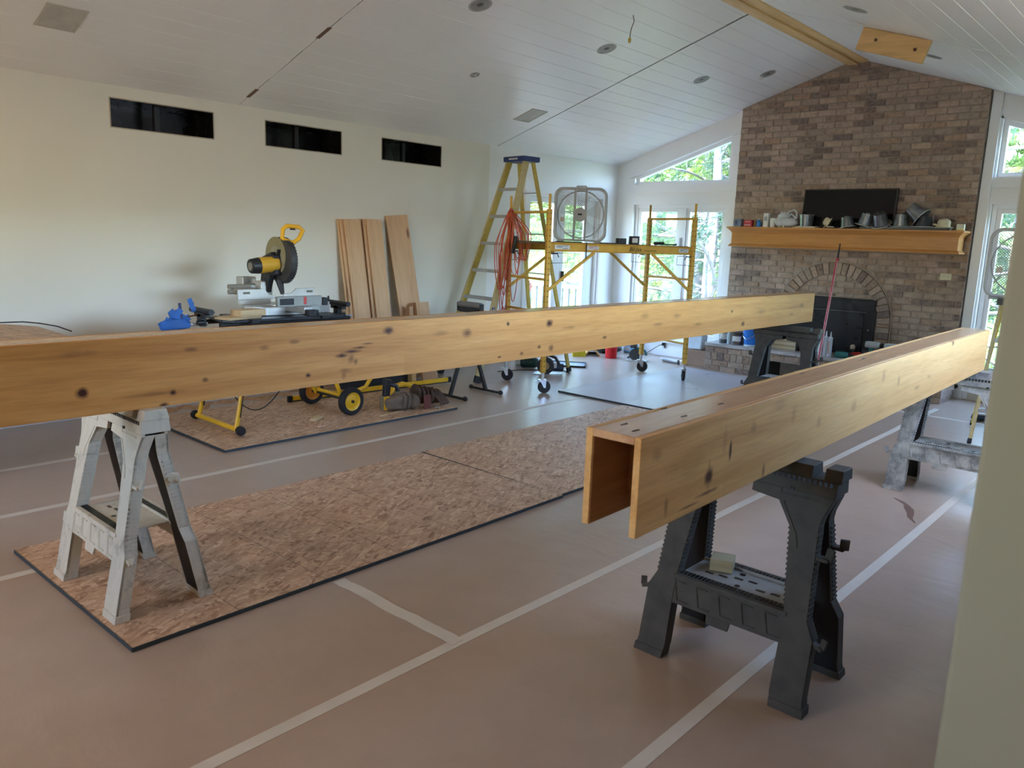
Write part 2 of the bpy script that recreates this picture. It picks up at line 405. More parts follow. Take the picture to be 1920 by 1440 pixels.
# pillar: end of the right wall, close to the camera; the room opens to the kitchen before it
m = MB(); m.box(XR, XR + .15, 1.1, 3.0, 0, ZW + .06); m.box(XR, XR + .15, 5.8, YF, 0, ZW + .06); m.box(XR, XR + .15, 3.0, 5.8, 0, 1.25); m.box(XR, XR + .15, 3.0, 5.8, 2.0, ZW + .06)  # gap between the wall pieces is an unseen daylight opening, added
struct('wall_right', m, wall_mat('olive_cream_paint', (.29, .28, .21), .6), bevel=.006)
m = MB(); m.box(XL, -4.1, YB - .15, YB, 0, 3.3); m.box(-2.5, 4.1, YB - .15, YB, 0, 3.3); m.box(-4.1, -2.5, YB - .15, YB, 0, 1.2); m.box(-4.1, -2.5, YB - .15, YB, 2.1, 3.4)  # the hole in this wall is added to let daylight in
struct('wall_front', m, wall_paint)
m = MB(); m.box(4.0, 4.15, YB, 3.2, 0, 2.5); m.box(XR + .15, 4.15, 3.05, 3.2, 0, 2.5)
struct('wall_kitchen', m, wall_paint)

# ceiling: roof deck above and painted planks below, cut at two beam slots
SLOTS = [(3.563, .004), (6.735, .012)]
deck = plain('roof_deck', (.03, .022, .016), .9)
m = MB()
for sgn in (-1, 1):
    xa, xb = (XL - .15, XM) if sgn < 0 else (XM, XR + .15)
    m.prism([(xa, zc(xa) + .07), (xb, zc(xb) + .07), (xb, zc(xb) + .16), (xa, zc(xa) + .16)], 1, YB - .15, YF + .15)
m.box(XR + .17, 4.15, YB - .15, 3.2, 2.50, 2.62)
ceiling = struct('ceiling', m, deck)
nrow = 19; W = (XM - XL) / nrow; hy = math.hypot(1, SL)
plank_meshes = {}
def plank(x0, y0, y1, sgn):
    """one V-grooved board lying in the slope"""
    key = (round(y1 - y0, 3), sgn); L = y1 - y0
    if key not in plank_meshes:
        g = .0026; t = .018; w_ = W * hy
        prof = [(g * .2, 0.0016), (g, 0), (w_ - g, 0), (w_ - g * .2, .0016), (w_ - g * .35, t), (g * .35, t)]
        q = MB(); c_, s_ = 1 / hy, SL / hy * (1 if sgn < 0 else -1)
        q.prism([(u * c_ - v * s_, u * s_ + v * c_) for u, v in prof], 1, 0, L)
        plank_meshes[key] = q.mesh('ceiling_plank', ceil_paint, smooth=0)
    o = bpy.data.objects.new('ceiling_plank', plank_meshes[key]); C.objects.link(o); o.parent = ceiling
    o.location = (x0, y0, zc(x0)); return o
rnd = random.Random(3)
for sgn in (-1, 1):
    for i in range(nrow):
        x0 = XL + i * W if sgn < 0 else XM + i * W
        cuts = [YB] 
        for yy, hw in SLOTS:
            hw = hw * (.45 + .75 * i / nrow) if sgn < 0 else hw * .6
            cuts += [yy - hw - rnd.choice((0, 0, .003)), yy + hw + rnd.choice((0, 0, .003))]
        cuts += [YF]
        for a, b_ in ((0, 1), (2, 3), (4, 5)):
            if i in (4, 5) and sgn < 0 and a != 4 and False: continue
            plank(x0, cuts[a], cuts[b_], sgn)
m = MB(); m.box(XR, 4.1, YB, 3.2, ZW - .01, ZW + .01); struct('trim_1', m, ceil_paint)
# dark filler strip set in each slot to keep the gap dark
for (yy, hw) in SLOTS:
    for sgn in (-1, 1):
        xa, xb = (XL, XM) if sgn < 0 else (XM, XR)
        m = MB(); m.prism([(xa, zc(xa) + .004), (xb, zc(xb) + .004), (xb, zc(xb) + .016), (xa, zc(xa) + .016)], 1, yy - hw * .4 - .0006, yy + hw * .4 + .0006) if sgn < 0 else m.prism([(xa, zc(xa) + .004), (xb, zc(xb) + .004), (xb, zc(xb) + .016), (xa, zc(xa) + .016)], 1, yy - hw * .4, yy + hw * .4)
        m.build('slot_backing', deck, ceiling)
# filler blocks seen in the first slot
for (x, L) in ((-5.16, .16), (-6.17, .15)):
    m = MB(); z = zc(x)
    m.prism([(x - L/2, zc(x - L/2) - .001), (x + L/2, zc(x + L/2) - .001), (x + L/2, zc(x + L/2) + .02), (x - L/2, zc(x - L/2) + .02)], 1, 3.545, 3.578)
    m.build('slot_block', plain('slot_wood', (.20, .12, .08), .8), ceiling)

# ridge boards
ridge_w = wood('ridge_wood', (.62, .38, .15), (.74, .48, .21), (.82, .57, .28), 'Y', .5, autoknots=2.2)
r = thing('ridge_beam', 'long knotty wood ridge boards running to the top of the brick chimney', 'ridge beam')
for (a, b_, zb, yb) in ((-3.405, -3.297, 3.437, 9.04), (-3.293, -3.232, 3.452, 9.04), (-3.230, -3.165, 3.440, 8.97)):
    m = MB(); m.box(a, b_, YB + .02, yb, zb, 3.49); m.build('ridge_board', ridge_w, r, .002)
# short mounting board hung square to the right slope at the second slot
bw = wood('mount_board_wood', (.56, .32, .12), (.68, .42, .17), (.76, .50, .23), 'X', .5)
r = thing('mounting_board', 'short knotty board fixed under the right ceiling slope beside the ridge', 'board')
m = MB()
def on_r(x, d): 
    n_ = (-SL / hy, -1 / hy); return (x + n_[0] * d, zc(x) + n_[1] * d)
pts = [on_r(-2.435, .002), on_r(-1.926, .002), on_r(-1.926, .168), on_r(-2.435, .168)]
m.prism(pts, 1, 6.71, 6.748); m.build('board_face', bw, r, .002)
m = MB()
for x, d in ((-2.31, .075), (-2.01, .085)):
    px, pz = on_r(x, d); m.cyl((px, 6.704, pz), (px, 6.712, pz), .012, n=14)
m.build('screw_head', plain('dark_knot', (.09, .035, .015), .6), r)

# baseboards
m = MB(); m.box(XL, XL + .016, YB, 7.2, 0, .10); struct('baseboard_left', m, white_paint, bevel=.003)
m = MB(); m.box(XL, -4.72, YF - .016, YF, 0, .09); m.box(-1.98, XR, YF - .016, YF, 0, .09); struct('baseboard_back', m, white_paint, bevel=.003)

# glass door in the left wall
door = struct('door_1', MB().box(XL - .16, XL - .02, D0, D0 + .03, 0, DZ).box(XL - .16, XL - .02, D1 - .03, D1, 0, DZ).box(XL - .16, XL - .02, D0, D1, DZ - .03, DZ).box(XL - .16, XL + .0, D0, D1, 0, .025), white_paint, label='white glazed double door in the left wall')
for (a, b_) in ((D0 + .03, 8.045), (8.055, D1 - .03)):
    m = MB(); x0, x1 = XL - .12, XL - .075
    st0, st1 = (.05, .16) if a < 8 else (.05, .22)
    if a < 8: gl0, gl1 = a + .05, 7.90
    else: gl0, gl1 = 8.12, 8.56
    m.box(x0, x1, a, gl0, .03, DZ - .03); m.box(x0, x1, gl1, b_, .03, DZ - .03); m.box(x0, x1, gl0, gl1, 1.93, DZ - .03); m.box(x0, x1, gl0, gl1, .03, .22)
    l = m.build('door_leaf', white_paint, door, .003)
    MB().box(XL - .101, XL - .097, gl0, gl1, .22, 1.93).build('pane', GLASS, l)
m = MB(); m.box(XL, XL + .02, D0 - .09, D0, 0, DZ); m.box(XL, XL + .02, D1, D1 + .09, 0, DZ); m.box(XL, XL + .022, D0 - .10, D1 + .10, DZ, 2.17)
struct('trim_2', m, white_paint, bevel=.002)
MB().box(XL - .075, XL - .03, 8.085, 8.10, .95, 1.08).build('door_handle', dark_steel, door, .003)

# windows
def window(n, x0, x1, mull, sill_lab):
    fr = MB(); y0, y1 = YF + .04, YF + .12; t = .045
    fr.box(x0, x0 + t, y0, y1, ZS, ZT); fr.box(x1 - t, x1, y0, y1, ZS, ZT); fr.box(x0 + t, x1 - t, y0, y1, ZT - t, ZT); fr.box(x0 + t, x1 - t, y0, y1, ZS, ZS + t)
    fr.box(mull - .05, mull + .05, y0 - .01, y1, ZS + t, ZT - t)
    wn = struct('window_%d' % n, fr, white_paint, bevel=.003, label=sill_lab)
    for a, b_ in ((x0 + t, mull - .05), (mull + .05, x1 - t)):
        s = MB(); k = .045; ya, yb = y0 + .015, y1 - .015
        s.box(a, a + k, ya, yb, ZS + t, ZT - t); s.box(b_ - k, b_, ya, yb, ZS + t, ZT - t); s.box(a + k, b_ - k, ya, yb, ZT - t - k, ZT - t); s.box(a + k, b_ - k, ya, yb, ZS + t, ZS + t + k)
        so = s.build('sash', white_paint, wn, .003)
        MB().box(a + k, b_ - k, y0 + .04, y0 + .044, ZS + t + k, ZT - t - k).build('pane', GLASS, so)
    MB().box(mull - .012, mull + .012, y0 - .03, y0 - .01, 1.42, 1.56).build('latch', plain('grey_latch', (.3, .3, .3), .5), wn, .003)
    return wn
window(1, *WIN[0], -5.385, 'white double casement window left of the brick fireplace')
window(3, *WIN[1], -1.14, 'white double casement window right of the brick fireplace')
def transom(n, x0, x1, lab):
    y0, y1 = YF + .04, YF + .12; t = .045
    P = [(x0, TB), (x1, TB), (x1, rake_top(x1)), (x0, rake_top(x0))]
    cx, cz = sum(p[0] for p in P) / 4, sum(p[1] for p in P) / 4
    sg = 1 if x0 < XM else -1
    Q = [(x0 + t, TB + t), (x1 - t, TB + t), (x1 - t, rake_top(x1 - t) - t * 1.05), (x0 + t, rake_top(x0 + t) - t * 1.05)]
    if Q[3][1] < Q[0][1] + .02: Q[3] = (x0 + t, TB + t + .02)
    if Q[2][1] < Q[1][1] + .02: Q[2] = (x1 - t, TB + t + .02)
    m = MB()
    for i in range(4):
        j = (i + 1) % 4; m.prism([P[i], P[j], Q[j], Q[i]], 1, y0, y1)
    wn = struct('window_%d' % n, m, white_paint, label=lab)
    MB().prism(Q, 1, y0 + .04, y0 + .044).build('pane', GLASS, wn)
transom(2, *WIN[0], 'raked transom window under the slope left of the chimney')
transom(4, *WIN[1], 'raked transom window under the slope right of the chimney')
# window casings and vertical boards by the chimney
for n_, (x0, x1) in ((3, WIN[0]), (4, WIN[1])):
    m = MB(); k = .075; y0, y1 = YF - .018, YF
    m.box(x0 - k, x0, y0, y1, ZS - .05, ZT); m.box(x1, x1 + k, y0, y1, ZS - .05, ZT); m.box(x0 - k - .01, x1 + k + .01, y0 - .003, y1, ZT, ZT + .11)
    m.box(x0 - k - .02, x1 + k + .02, y0 - .05, y1, ZS - .055, ZS - .02); m.box(x0 - k, x1 + k, y0, y1, TB - .10, TB)
    m.box(x0 - k, x0, y0, y1, TB, rake_top(x0 - k) + .0); m.box(x1, x1 + k, y0, y1, TB, rake_top(x1))
    m.prism([(x0 - k, rake_top(x0 - k)), (x1 + k, rake_top(x1 + k)), (x1 + k, rake_top(x1 + k) + .08), (x0 - k, rake_top(x0 - k) + .08)], 1, y0, y1)
    struct('trim_%d' % n_, m, white_paint)
m = MB(); m.prism([(-4.66, 0), (-4.60, 0), (-4.60, zc(-4.60)), (-4.66, zc(-4.66))], 1, YF - .06, YF); struct('trim_5', m, white_paint)
m = MB(); m.prism([(-1.99, 0), (-1.90, 0), (-1.90, zc(-1.90)), (-1.99, zc(-1.99))], 1, YF - .05, YF); struct('trim_6', m, white_paint)

# ------------------------------------------------------------------ brick chimney
mortar = plain('mortar', (.34, .275, .225), .95, var=.15, scale=20, bs=.3)
BR = [brick_mat('brick_tan', (.20, .148, .118), (.36, .272, .212), (.41, .32, .25)),
      brick_mat('brick_dark', (.085, .062, .055), (.20, .145, .12), (.30, .225, .18)),
      brick_mat('brick_rose', (.25, .175, .14), (.40, .29, .24), (.45, .34, .28)),
      brick_mat('brick_brown', (.15, .10, .075), (.32, .22, .155), (.39, .285, .21))]
CX0, CX1, CY = -4.60, -2.00, 9.06
chim = thing('chimney', 'tall tan brick chimney breast rising to the ceiling ridge', 'fireplace')
m = MB(); yb = YF
m.prism([(CX0, 0), (CX1, 0), (CX1, zc(CX1) - .001), (XM, ZM - .001), (CX0, zc(CX0) - .001)], 1, CY + .006, yb - .001)
m.build('mortar_bed', mortar, chim)
def clip(poly, a, b, c):
    """keep a*x + b*z <= c"""
    out = []
    for i, p in enumerate(poly):
        q = poly[(i + 1) % len(poly)]; dp = a * p[0] + b * p[1] - c; dq = a * q[0] + b * q[1] - c
        if dp <= 0: out.append(p)
        if dp * dq < 0: t = dp / (dp - dq); out.append((p[0] + (q[0] - p[0]) * t, p[1] + (q[1] - p[1]) * t))
    return out
def brick_poly(m, pts, y, d=.02, ch=.004):
    """a laid brick: chamfered face towards -y"""
    cx = sum(p[0] for p in pts) / len(pts); cz = sum(p[1] for p in pts) / len(pts); n = len(pts)
    ins = []
    for p in pts:
        vx, vz = p[0] - cx, p[1] - cz; L = math.hypot(vx, vz); k = max(0, (L - ch * 1.3) / L); ins.append((cx + vx * k, cz + vz * k))
    vs = [(p[0], y + d, p[1]) for p in pts] + [(p[0], y + .003, p[1]) for p in pts] + [(p[0], y, p[1]) for p in ins]
    fs = [tuple(range(2 * n, 3 * n))]
    for i in range(n):
        j = (i + 1) % n; fs += [(i, j, n + j, n + i), (n + i, n + j, 2 * n + j, 2 * n + i)]
    m.add(vs, fs)
CH, BL, G = .0665, .203, .010
AXC, AZC, RO, RI = -3.305, .70, .655, .51      # arch
def zone(x, z):     # 0 wall, 1 covered
    if AZC - .4 < z <= AZC and abs(x - AXC) < RO: return 1
    return 1 if (z > AZC and math.hypot(x - AXC, z - AZC) < RO) else 0
cands = []; rnd = random.Random(11)
row = 0; z = .335
while z < 3.5:
    off = (0, .5)[row % 2] * BL; x = CX0 - off
    while x < CX1:
        a, b_ = max(x + G / 2, CX0), min(x + BL - G / 2, CX1)
        if b_ - a > .02:
            P = [(a, z + G / 2), (b_, z + G / 2), (b_, z + CH - G / 2), (a, z + CH - G / 2)]
            P = clip(P, -SL, 1, ZM - SL * XM - .004); P = clip(P, SL, 1, ZM + SL * XM - .004) if P else P
            if len(P) >= 3:
                zm = z + CH / 2
                dx = 0 if zm <= AZC - 10 else (RO if zm <= AZC else math.sqrt(max(0, RO * RO - (zm - AZC) ** 2)))
                l, r_ = AXC - dx - .006, AXC + dx + .006
                if dx > 0 and a < r_ and b_ > l:
                    segs = []
                    if a < l - .015: segs.append(clip(P, 1, 0, l))
                    if b_ > r_ + .015: segs.append(clip(P, -1, 0, -r_))
                else: segs = [P]
                # inside the arch above the firebox
                if dx > 0 and zm > .965:
                    di = math.sqrt(max(0, (RI - .006) ** 2 - (zm - AZC) ** 2)) if zm - AZC < RI else 0
                    if di > .05:
                        q = clip(clip(P, 1, 0, AXC + di), -1, 0, -(AXC - di)) if (a < AXC + di and b_ > AXC - di) else []
                        if len(q) >= 3: segs.append(q)
                for s in segs:
                    if len(s) < 3: continue
                    xs = [p[0] for p in s]
                    if max(xs) - min(xs) < .012: continue
                    if 1.49 < zm < 1.70 and -4.5 < sum(xs) / len(xs) < -2.06: continue   # behind the mantel
                    mt = rnd.choices(range(4), (60, 16 + (8 if x > -2.4 else 0), 6, 12))[0]
                    cands.append((s, mt, rnd.uniform(0, .004)))
        x += BL
    row += 1; z += CH
# the 300 that show largest: lowest rows are nearest to the lens and biggest, and the rest go into one part
def shown(s): 
    cx = sum(p[0] for p in s) / len(s); cz = sum(p[1] for p in s) / len(s)
    w_ = max(p[0] for p in s) - min(p[0] for p in s); hid = 0 if (cz > .95 or cx > -2.6) else -5
    return w_ * 10 + hid + (.6 if cz > 1.7 else 0) + cx * .1
order = sorted(range(len(cands)), key=lambda i: -shown(cands[i][0]))
single = set(order[:262]); rest = [MB() for _ in range(1)]; rm = MB(); cache = {}
for i, (s, mt, dy) in enumerate(cands):
    cx = min(p[0] for p in s); cz = min(p[1] for p in s)
    if i in single:
        loc = [(round(p[0] - cx, 4), round(p[1] - cz, 4)) for p in s]; key = (tuple(loc), mt)
        if key not in cache:
            q = MB(); brick_poly(q, loc, 0); cache[key] = q.mesh('brick', BR[mt], smooth=0)
        o = bpy.data.objects.new('brick', cache[key]); C.objects.link(o); o.parent = chim; o.location = (cx, CY - dy, cz)
    else:
        rm.mi = mt; brick_poly(rm, s, CY - dy)
o = rm.build('brick_courses', BR, chim, smooth=0); o['kind'] = 'stuff'
# arch of header bricks with a pale mortar rim
na = 26
for ring in range(1):
    arc = PI * AZC; tot = PI
    for k in range(na):
        t0 = PI * k / na + .0055; t1 = PI * (k + 1) / na - .0055
        P = [(AXC + r_ * math.cos(t), AZC + r_ * math.sin(t)) for r_, t in ((RI, t0), (RO - .015, t0 + .002), (RO - .015, (t0 + t1) / 2), (RO - .015, t1 - .002), (RI, t1), (RI, (t0 + t1) / 2))]
        q = MB(); brick_poly(q, P, CY - .018 - (k % 3) * .002, .05); q.build('arch_brick', BR[(0, 0, 3, 0, 0, 1, 0)[(k * 5) % 7]], chim, smooth=0)
    for sx in (-1, 1):
        zz = .34
        while zz < AZC - .02:
            z1 = min(zz + CH - G, AZC - .004); x0, x1 = sorted((AXC + sx * RI, AXC + sx * (RO - .015)))
            q = MB(); brick_poly(q, [(x0, zz), (x1, zz), (x1, z1), (x0, z1)], CY - .018, .05); q.build('arch_brick', BR[int(zz * 100) % 4], chim, smooth=0); zz += CH
rim = MB(); pts = [(AXC + (RO - .004) * math.cos(PI * k / 60), CY - .008, AZC + (RO - .004) * math.sin(PI * k / 60)) for k in range(61)]
pts = [(AXC + RO - .004, CY - .008, .34)] + pts + [(AXC - RO + .004, CY - .008, .34)]
rim.tube(pts, .0055, 6); rim.build('mortar_rim', plain('pale_mortar', (.42, .35, .29), .9, bs=.3), chim)
# black firebox front
fb = thing('fireplace_insert', 'flat black metal fireplace insert inside the brick arch', 'fireplace insert')
ins = plain('insert_black', (.012, .012, .014), .38); ins2 = plain('insert_panel', (.02, .021, .025), .3)
x0, x1, z0, z1 = AXC - .49, AXC + .49, .335, .955
MB().box(x0, x1, CY - .02, CY + .015, z0, z1).build('surround', ins, fb, .003)
MB().box(x0 + .02, x1 - .12, CY - .027, CY - .02, z0 + .03, z1 - .155).build('door', ins2, fb, .003)
MB().box(x0 + .01, x1 - .1, CY - .03, CY - .02, z1 - .15, z1 - .142).build('trim_strip', plain('grey_strip', (.10, .10, .105), .4), fb)
MB().box(x0 + .02, x1 - .02, CY - .026, CY - .02, z1 - .13, z1 - .02).build('top_panel', ins2, fb, .003)
for zz in (.45, .62):
    MB().cyl((x1 - .06, CY - .028, zz), (x1 - .06, CY - .02, zz), .007, n=12).build('screw_head', chrome, fb)
MB().prism([(x0 + .0, z1 + .001), (x1 + .0, z1 + .001), (x1, z1 + .012), (x0, z1 + .012)], 1, CY - .03, CY).build('lintel_strip', plain('lintel_tan', (.30, .24, .18), .7), fb)

# brick hearth bench
hearth = thing('hearth', 'raised brick hearth bench with grey stone top before the chimney', 'hearth')
HY, HX0, HX1, HT = 8.58, -4.58, -1.97, .292
OPX = (-3.80, -3.30)
m = MB()
m.box(HX0, OPX[0], HY + .01, CY + .01, 0, HT); m.box(OPX[1], HX1, HY + .01, CY + .01, 0, HT); m.box(OPX[0], OPX[1], HY + .01, CY + .01, .205, HT); m.box(OPX[0], OPX[1], CY - .1, CY + .01, 0, .2)
m.build('mortar_bed', mortar, hearth)
MB().box(OPX[0], OPX[1], HY + .02, CY - .1, 0, .004).box(OPX[0], OPX[0] + .004, HY + .02, CY - .1, 0, .205).box(OPX[1] - .004, OPX[1], HY + .02, CY - .1, 0, .205).build('log_niche', black_void, hearth)
slabm = plain('hearth_stone', (.42, .40, .39), .35, var=.25, scale=5)
xx = HX0 - .01; rnd = random.Random(5)
while xx < HX1 - .05:
    x2 = min(xx + rnd.uniform(.45, .62), HX1 + .01)
    MB().box(xx + .002, x2 - .002, HY - .015, CY - .001, HT, HT + .038).build('stone_slab', slabm, hearth, .004); xx = x2
rows = [(0, .062, BL, 0), (.066, .062, BL, .5), (.132, .088, .082, 0), (.224, .062, BL * .85, .3)]
bc = {}
def hbrick(x0, x1, z0, z1, mt, face='f'):
    key = (round(x1 - x0, 4), round(z1 - z0, 4), mt)
    if key not in bc:
        q = MB(); brick_poly(q, [(0, 0), (x1 - x0, 0), (x1 - x0, z1 - z0), (0, z1 - z0)], 0); bc[key] = q.mesh('brick', BR[mt], smooth=0)
    o = bpy.data.objects.new('brick', bc[key]); C.objects.link(o); o.parent = hearth
    if face == 'f': o.location = (x0, HY - rnd.uniform(0, .003), z0)
    else: o.location = (HX1 + rnd.uniform(0, .003), x0, z0); o.rotation_euler = (0, 0, PI / 2)
for z0, h, l, off in rows:
    for face, a0, a1 in (('f', HX0, HX1), ('s', HY, CY)):
        x = a0 - off * l
        while x < a1 - .01:
            a, b_ = max(x + G / 2, a0), min(x + l - G / 2, a1)
            x += l
            if b_ - a < .02: continue
            if face == 'f' and z0 < .2 and b_ > OPX[0] and a < OPX[1]:
                if a < OPX[0] - .03: hbrick(a, OPX[0], z0, z0 + h - .002, rnd.choice((0, 1, 3)))
                if b_ > OPX[1] + .03: hbrick(OPX[1], b_, z0, z0 + h - .002, rnd.choice((0, 1, 3)))
                continue
            hbrick(a, b_, z0, z0 + h - .002, rnd.choices(range(4), (4, 2, 0, 5 if z0 > .2 else 2))[0], face)

# mantel
mw = wood('mantel_oak', (.42, .175, .045), (.53, .24, .07), (.60, .30, .10), 'X', .38, coat=.2)
man = thing('mantel_shelf', 'honey oak mantel shelf with moulded edges across the brick chimney', 'mantel')
MX0, MX1, MYF = -4.50, -2.06, 8.85
def ring_profile(prof, name):
    """profile (out, z) swept round the front and both ends"""
    q = MB(); vs = []
    for (o_, z_) in prof:
        vs += [(MX0 - o_, CY, z_), (MX0 - o_, MYF - o_, z_), (MX1 + o_, MYF - o_, z_), (MX1 + o_, CY, z_)]
    fs = []; n = len(prof)
    for i in range(n):
        j = (i + 1) % n
        for k in range(3): fs.append((i * 4 + k, i * 4 + k + 1, j * 4 + k + 1, j * 4 + k))
    q.add(vs, fs); return q.build(name, mw, man, smooth=30)
MB().box(MX0, MX1, MYF, CY, 1.502, 1.69).build('body', mw, man, .002)
ring_profile([(-.01, 1.640), (.004, 1.640), (.010, 1.655), (.020, 1.665), (.036, 1.682), (.04, 1.686), (-.01, 1.686)], 'crown_moulding')
MB().box(MX0 - .05, MX1 + .05, MYF - .05, CY, 1.686, 1.708).build('shelf_board', mw, man, .004)
ring_profile([(-.01, 1.478), (.022, 1.478), (.024, 1.492), (.014, 1.50), (.004, 1.512), (-.01, 1.512)], 'base_moulding')

# ------------------------------------------------------------------ OSB sheets on the floor
def sheet(lab, corners, loc_y0, t=.018, z0=0.0, group='sheets of strand board laid on the floor', tilt=None, edge=None):
    x0, y0, x1, y1 = corners
    o = thing('strand_board', lab, 'board', (x0, y0, z0), 0, group)
    rnd2 = random.Random(int(y0 * 100)); mm = MB()
    n = 24; pts = []
    for i in range(n): pts.append(((x1 - x0) * i / n, rnd2.uniform(0, .002)))
    for i in range(n): pts.append(((x1 - x0) - rnd2.uniform(0, .002), (y1 - y0) * i / n))
    for i in range(n): pts.append(((x1 - x0) * (1 - i / n), (y1 - y0) - rnd2.uniform(0, .002)))
    for i in range(n): pts.append((rnd2.uniform(0, .002), (y1 - y0) * (1 - i / n)))
    mm.prism(pts, 2, .0015, t); mm.build('face', OSB, o, smooth=0)
    e = MB(); k = .0015
    e.box(-k, 0.0, 0, y1 - y0, .001, t - .0008); e.box(x1 - x0, x1 - x0 + k, 0, y1 - y0, .001, t - .0008); e.box(0, x1 - x0, -k, 0, .001, t - .0008); e.box(0, x1 - x0, y1 - y0, y1 - y0 + k, .001, t - .0008)
    e.build('sealed_edge', plain('edge_seal', (.035, .05, .055), .6), o); return o
s1 = sheet('large strand board sheet on the floor under the white plastic sawhorse', (-3.885, 1.005, -2.665, 3.47), 0)
s1.rotation_euler = (0, 0, math.radians(.8))
s2 = sheet('strand board sheet butted behind the one under the white sawhorse', (-3.935, 3.485, -2.715, 5.93), 0)
s3 = sheet('strand board sheet under the yellow mitre saw stand', (-6.03, 2.51, -4.81, 4.66), 0)
s4 = sheet('sheet painted the grey of window glare lying on the floor before the brick hearth', (-4.76, 5.99, -3.56, 8.42), 0)
pale = plain('glare_grey_board', (.42, .39, .40), .33, var=.1, scale=3)  # window glare put into the sheet's base colour
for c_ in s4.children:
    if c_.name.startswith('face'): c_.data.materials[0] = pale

# ------------------------------------------------------------------ long box beams
kn1 = [(1.0, .893, .020, .020, 1.2), (.995, 1.033, .07, .010, .35), (1.245, .86, .12, .008, .4), (1.32, .857, .014, .011, 1), (1.449, .893, .012, .009, .7), (1.283, .814, .016, .008, .9),
       (1.707, .999, .022, .012, .45), (1.849, 1.014, .024, .010, .5), (1.396, 1.017, .026, .010, .5), (2.14, .948, .045, .008, .95), (2.09, .933, .035, .010, 1.0), (2.185, .963, .035, .006, .8), (2.23, .978, .03, .004, .6), (2.14, .918, .018, .022, .55), (2.165, .90, .012, .014, .6),
       (1.913, .862, .014, .009, 1), (2.107, .862, .035, .012, .45), (2.10, .845, .012, .02, .45), (2.352, 1.031, .030, .018, .95), (2.686, .997, .05, .014, .35), (2.867, .985, .034, .022, .75), (3.181, 1.017, .013, .012, 1.1),
       (3.534, 1.0, .026, .020, 1.1), (3.558, .853, .024, .020, .7), (3.451, .868, .016, .010, .8), (3.3, .842, .016, .010, .7), (3.12, .838, .014, .006, .8), (4.087, .881, .022, .010, .8), (3.72, .965, .05, .010, .35), (4.534, .997, .05, .02, .3), (4.7, .93, .05, .014, .35),
       (4.949, .977, .05, .016, .35), (5.25, .90, .06, .012, .4), (5.769, .973, .02, .012, .8), (5.971, .864, .03, .018, .9), (6.3, .95, .07, .02, .3), (7.1, .97, .05, .02, .45), (6.9, .90, .04, .014, .35)]
kn2 = [(1.86, .873, .022, .022, 1.1), (1.86, .875, .007, .045, .55), (1.58, .986, .022, .016, .30), (1.979, .925, .008, .026, 1.2), (1.94, .96, .012, .035, .22), (1.641, .841, .009, .024, .5), (2.12, .965, .02, .018, .3), (1.86, .83, .06, .005, .8), (1.76, .815, .05, .004, .7),
       (2.421, .962, .018, .03, .25), (2.656, .9, .02, .02, .3), (2.221, .816, .011, .022, .7), (3.354, .984, .022, .024, .3), (3.582, .937, .02, .022, .4), (4.507, 1.03, .025, .016, .9), (3.013, .908, .03, .02, .3), (3.9, .87, .05, .01, .4), (4.1, .9, .03, .01, .3), (1.75, .93, .10, .03, .13), (2.3, 1.01, .05, .014, .2)]
dk, md, lt = (.40, .155, .036), (.54, .245, .065), (.65, .33, .105)
bside1 = wood('beam_side_wood', dk, md, lt, 'Y', .44, coat=.03, knots=kn1, glue=[(2.45, .905, .28), (-9, .0, 0)])
bside2 = wood('beam_side_pale_wood', (.50, .245, .075), (.65, .355, .125), (.73, .44, .175), 'Y', .44, coat=.03, knots=kn2, glue=[(1.95, .90, .18)], knotcol=(.08, .03, .015))
btop = wood('beam_top_wood', (.42, .20, .09), (.53, .29, .14), (.61, .37, .19), 'Y', .27, coat=.45, knots=[(1.566, 5, .05, .05, 0)], autoknots=0)
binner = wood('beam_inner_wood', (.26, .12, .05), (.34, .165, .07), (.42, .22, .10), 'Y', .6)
def box_beam(name, lab, p0, p1, z0, h, wd, side, tt=.019):
    dx, dy = p1[0] - p0[0], p1[1] - p0[1]; L = math.hypot(dx, dy); rz = math.atan2(-dx, dy)
    o = thing(name, lab, 'beam', (p0[0] - dx / dy * p0[1], 0, 0), 0, 'long hollow wood beams on sawhorses'); o.rotation_euler = (0, 0, rz)
    # local: right outer face at x = 0, length along y from p0.y
    a, b_ = p0[1], p0[1] + L
    MB().box(-tt, 0, a, b_, z0, z0 + h).build('side_board', side, o, .0015)
    MB().box(-wd, -wd + tt, a, b_, z0, z0 + h - .0).build('side_board', side, o, .0015)
    MB().box(-wd + tt, -tt, a, b_, z0 + h - tt, z0 + h).build('top_board', btop, o, .0015)
    y = a + .17
    while y < b_:
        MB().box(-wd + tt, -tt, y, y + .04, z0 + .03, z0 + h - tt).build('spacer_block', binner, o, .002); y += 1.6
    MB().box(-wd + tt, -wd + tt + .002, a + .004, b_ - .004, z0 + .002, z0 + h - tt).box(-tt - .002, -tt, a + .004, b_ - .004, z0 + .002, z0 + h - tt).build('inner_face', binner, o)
    return o
b1 = box_beam('box_beam', 'long amber knotty wood beam across the white and the far dark sawhorse', (-2.925, .30), (-2.86, 7.38), .808, .268, .15, bside1)
b2 = box_beam('box_beam', 'pale knotty wood beam showing its hollow open end over the dark sawhorse', (-.945, 1.505), (-1.03, 5.43), .795, .243, .155, bside2)
q = MB()
for (x, y) in ((-.055, 1.566), (-.11, 1.60), (-.14, 1.844), (-.055, 1.80), (-.065, 2.03), (-.12, 2.78), (-.1, 3.4)):
    q.prism([(x - .003, y - .013), (x + .002, y - .016), (x + .005, y + .010), (x - .002, y + .018)], 2, 1.0372, 1.0386)
q.build('nail_hole', plain('nail_hole', (.03, .012, .006), .8), b2)

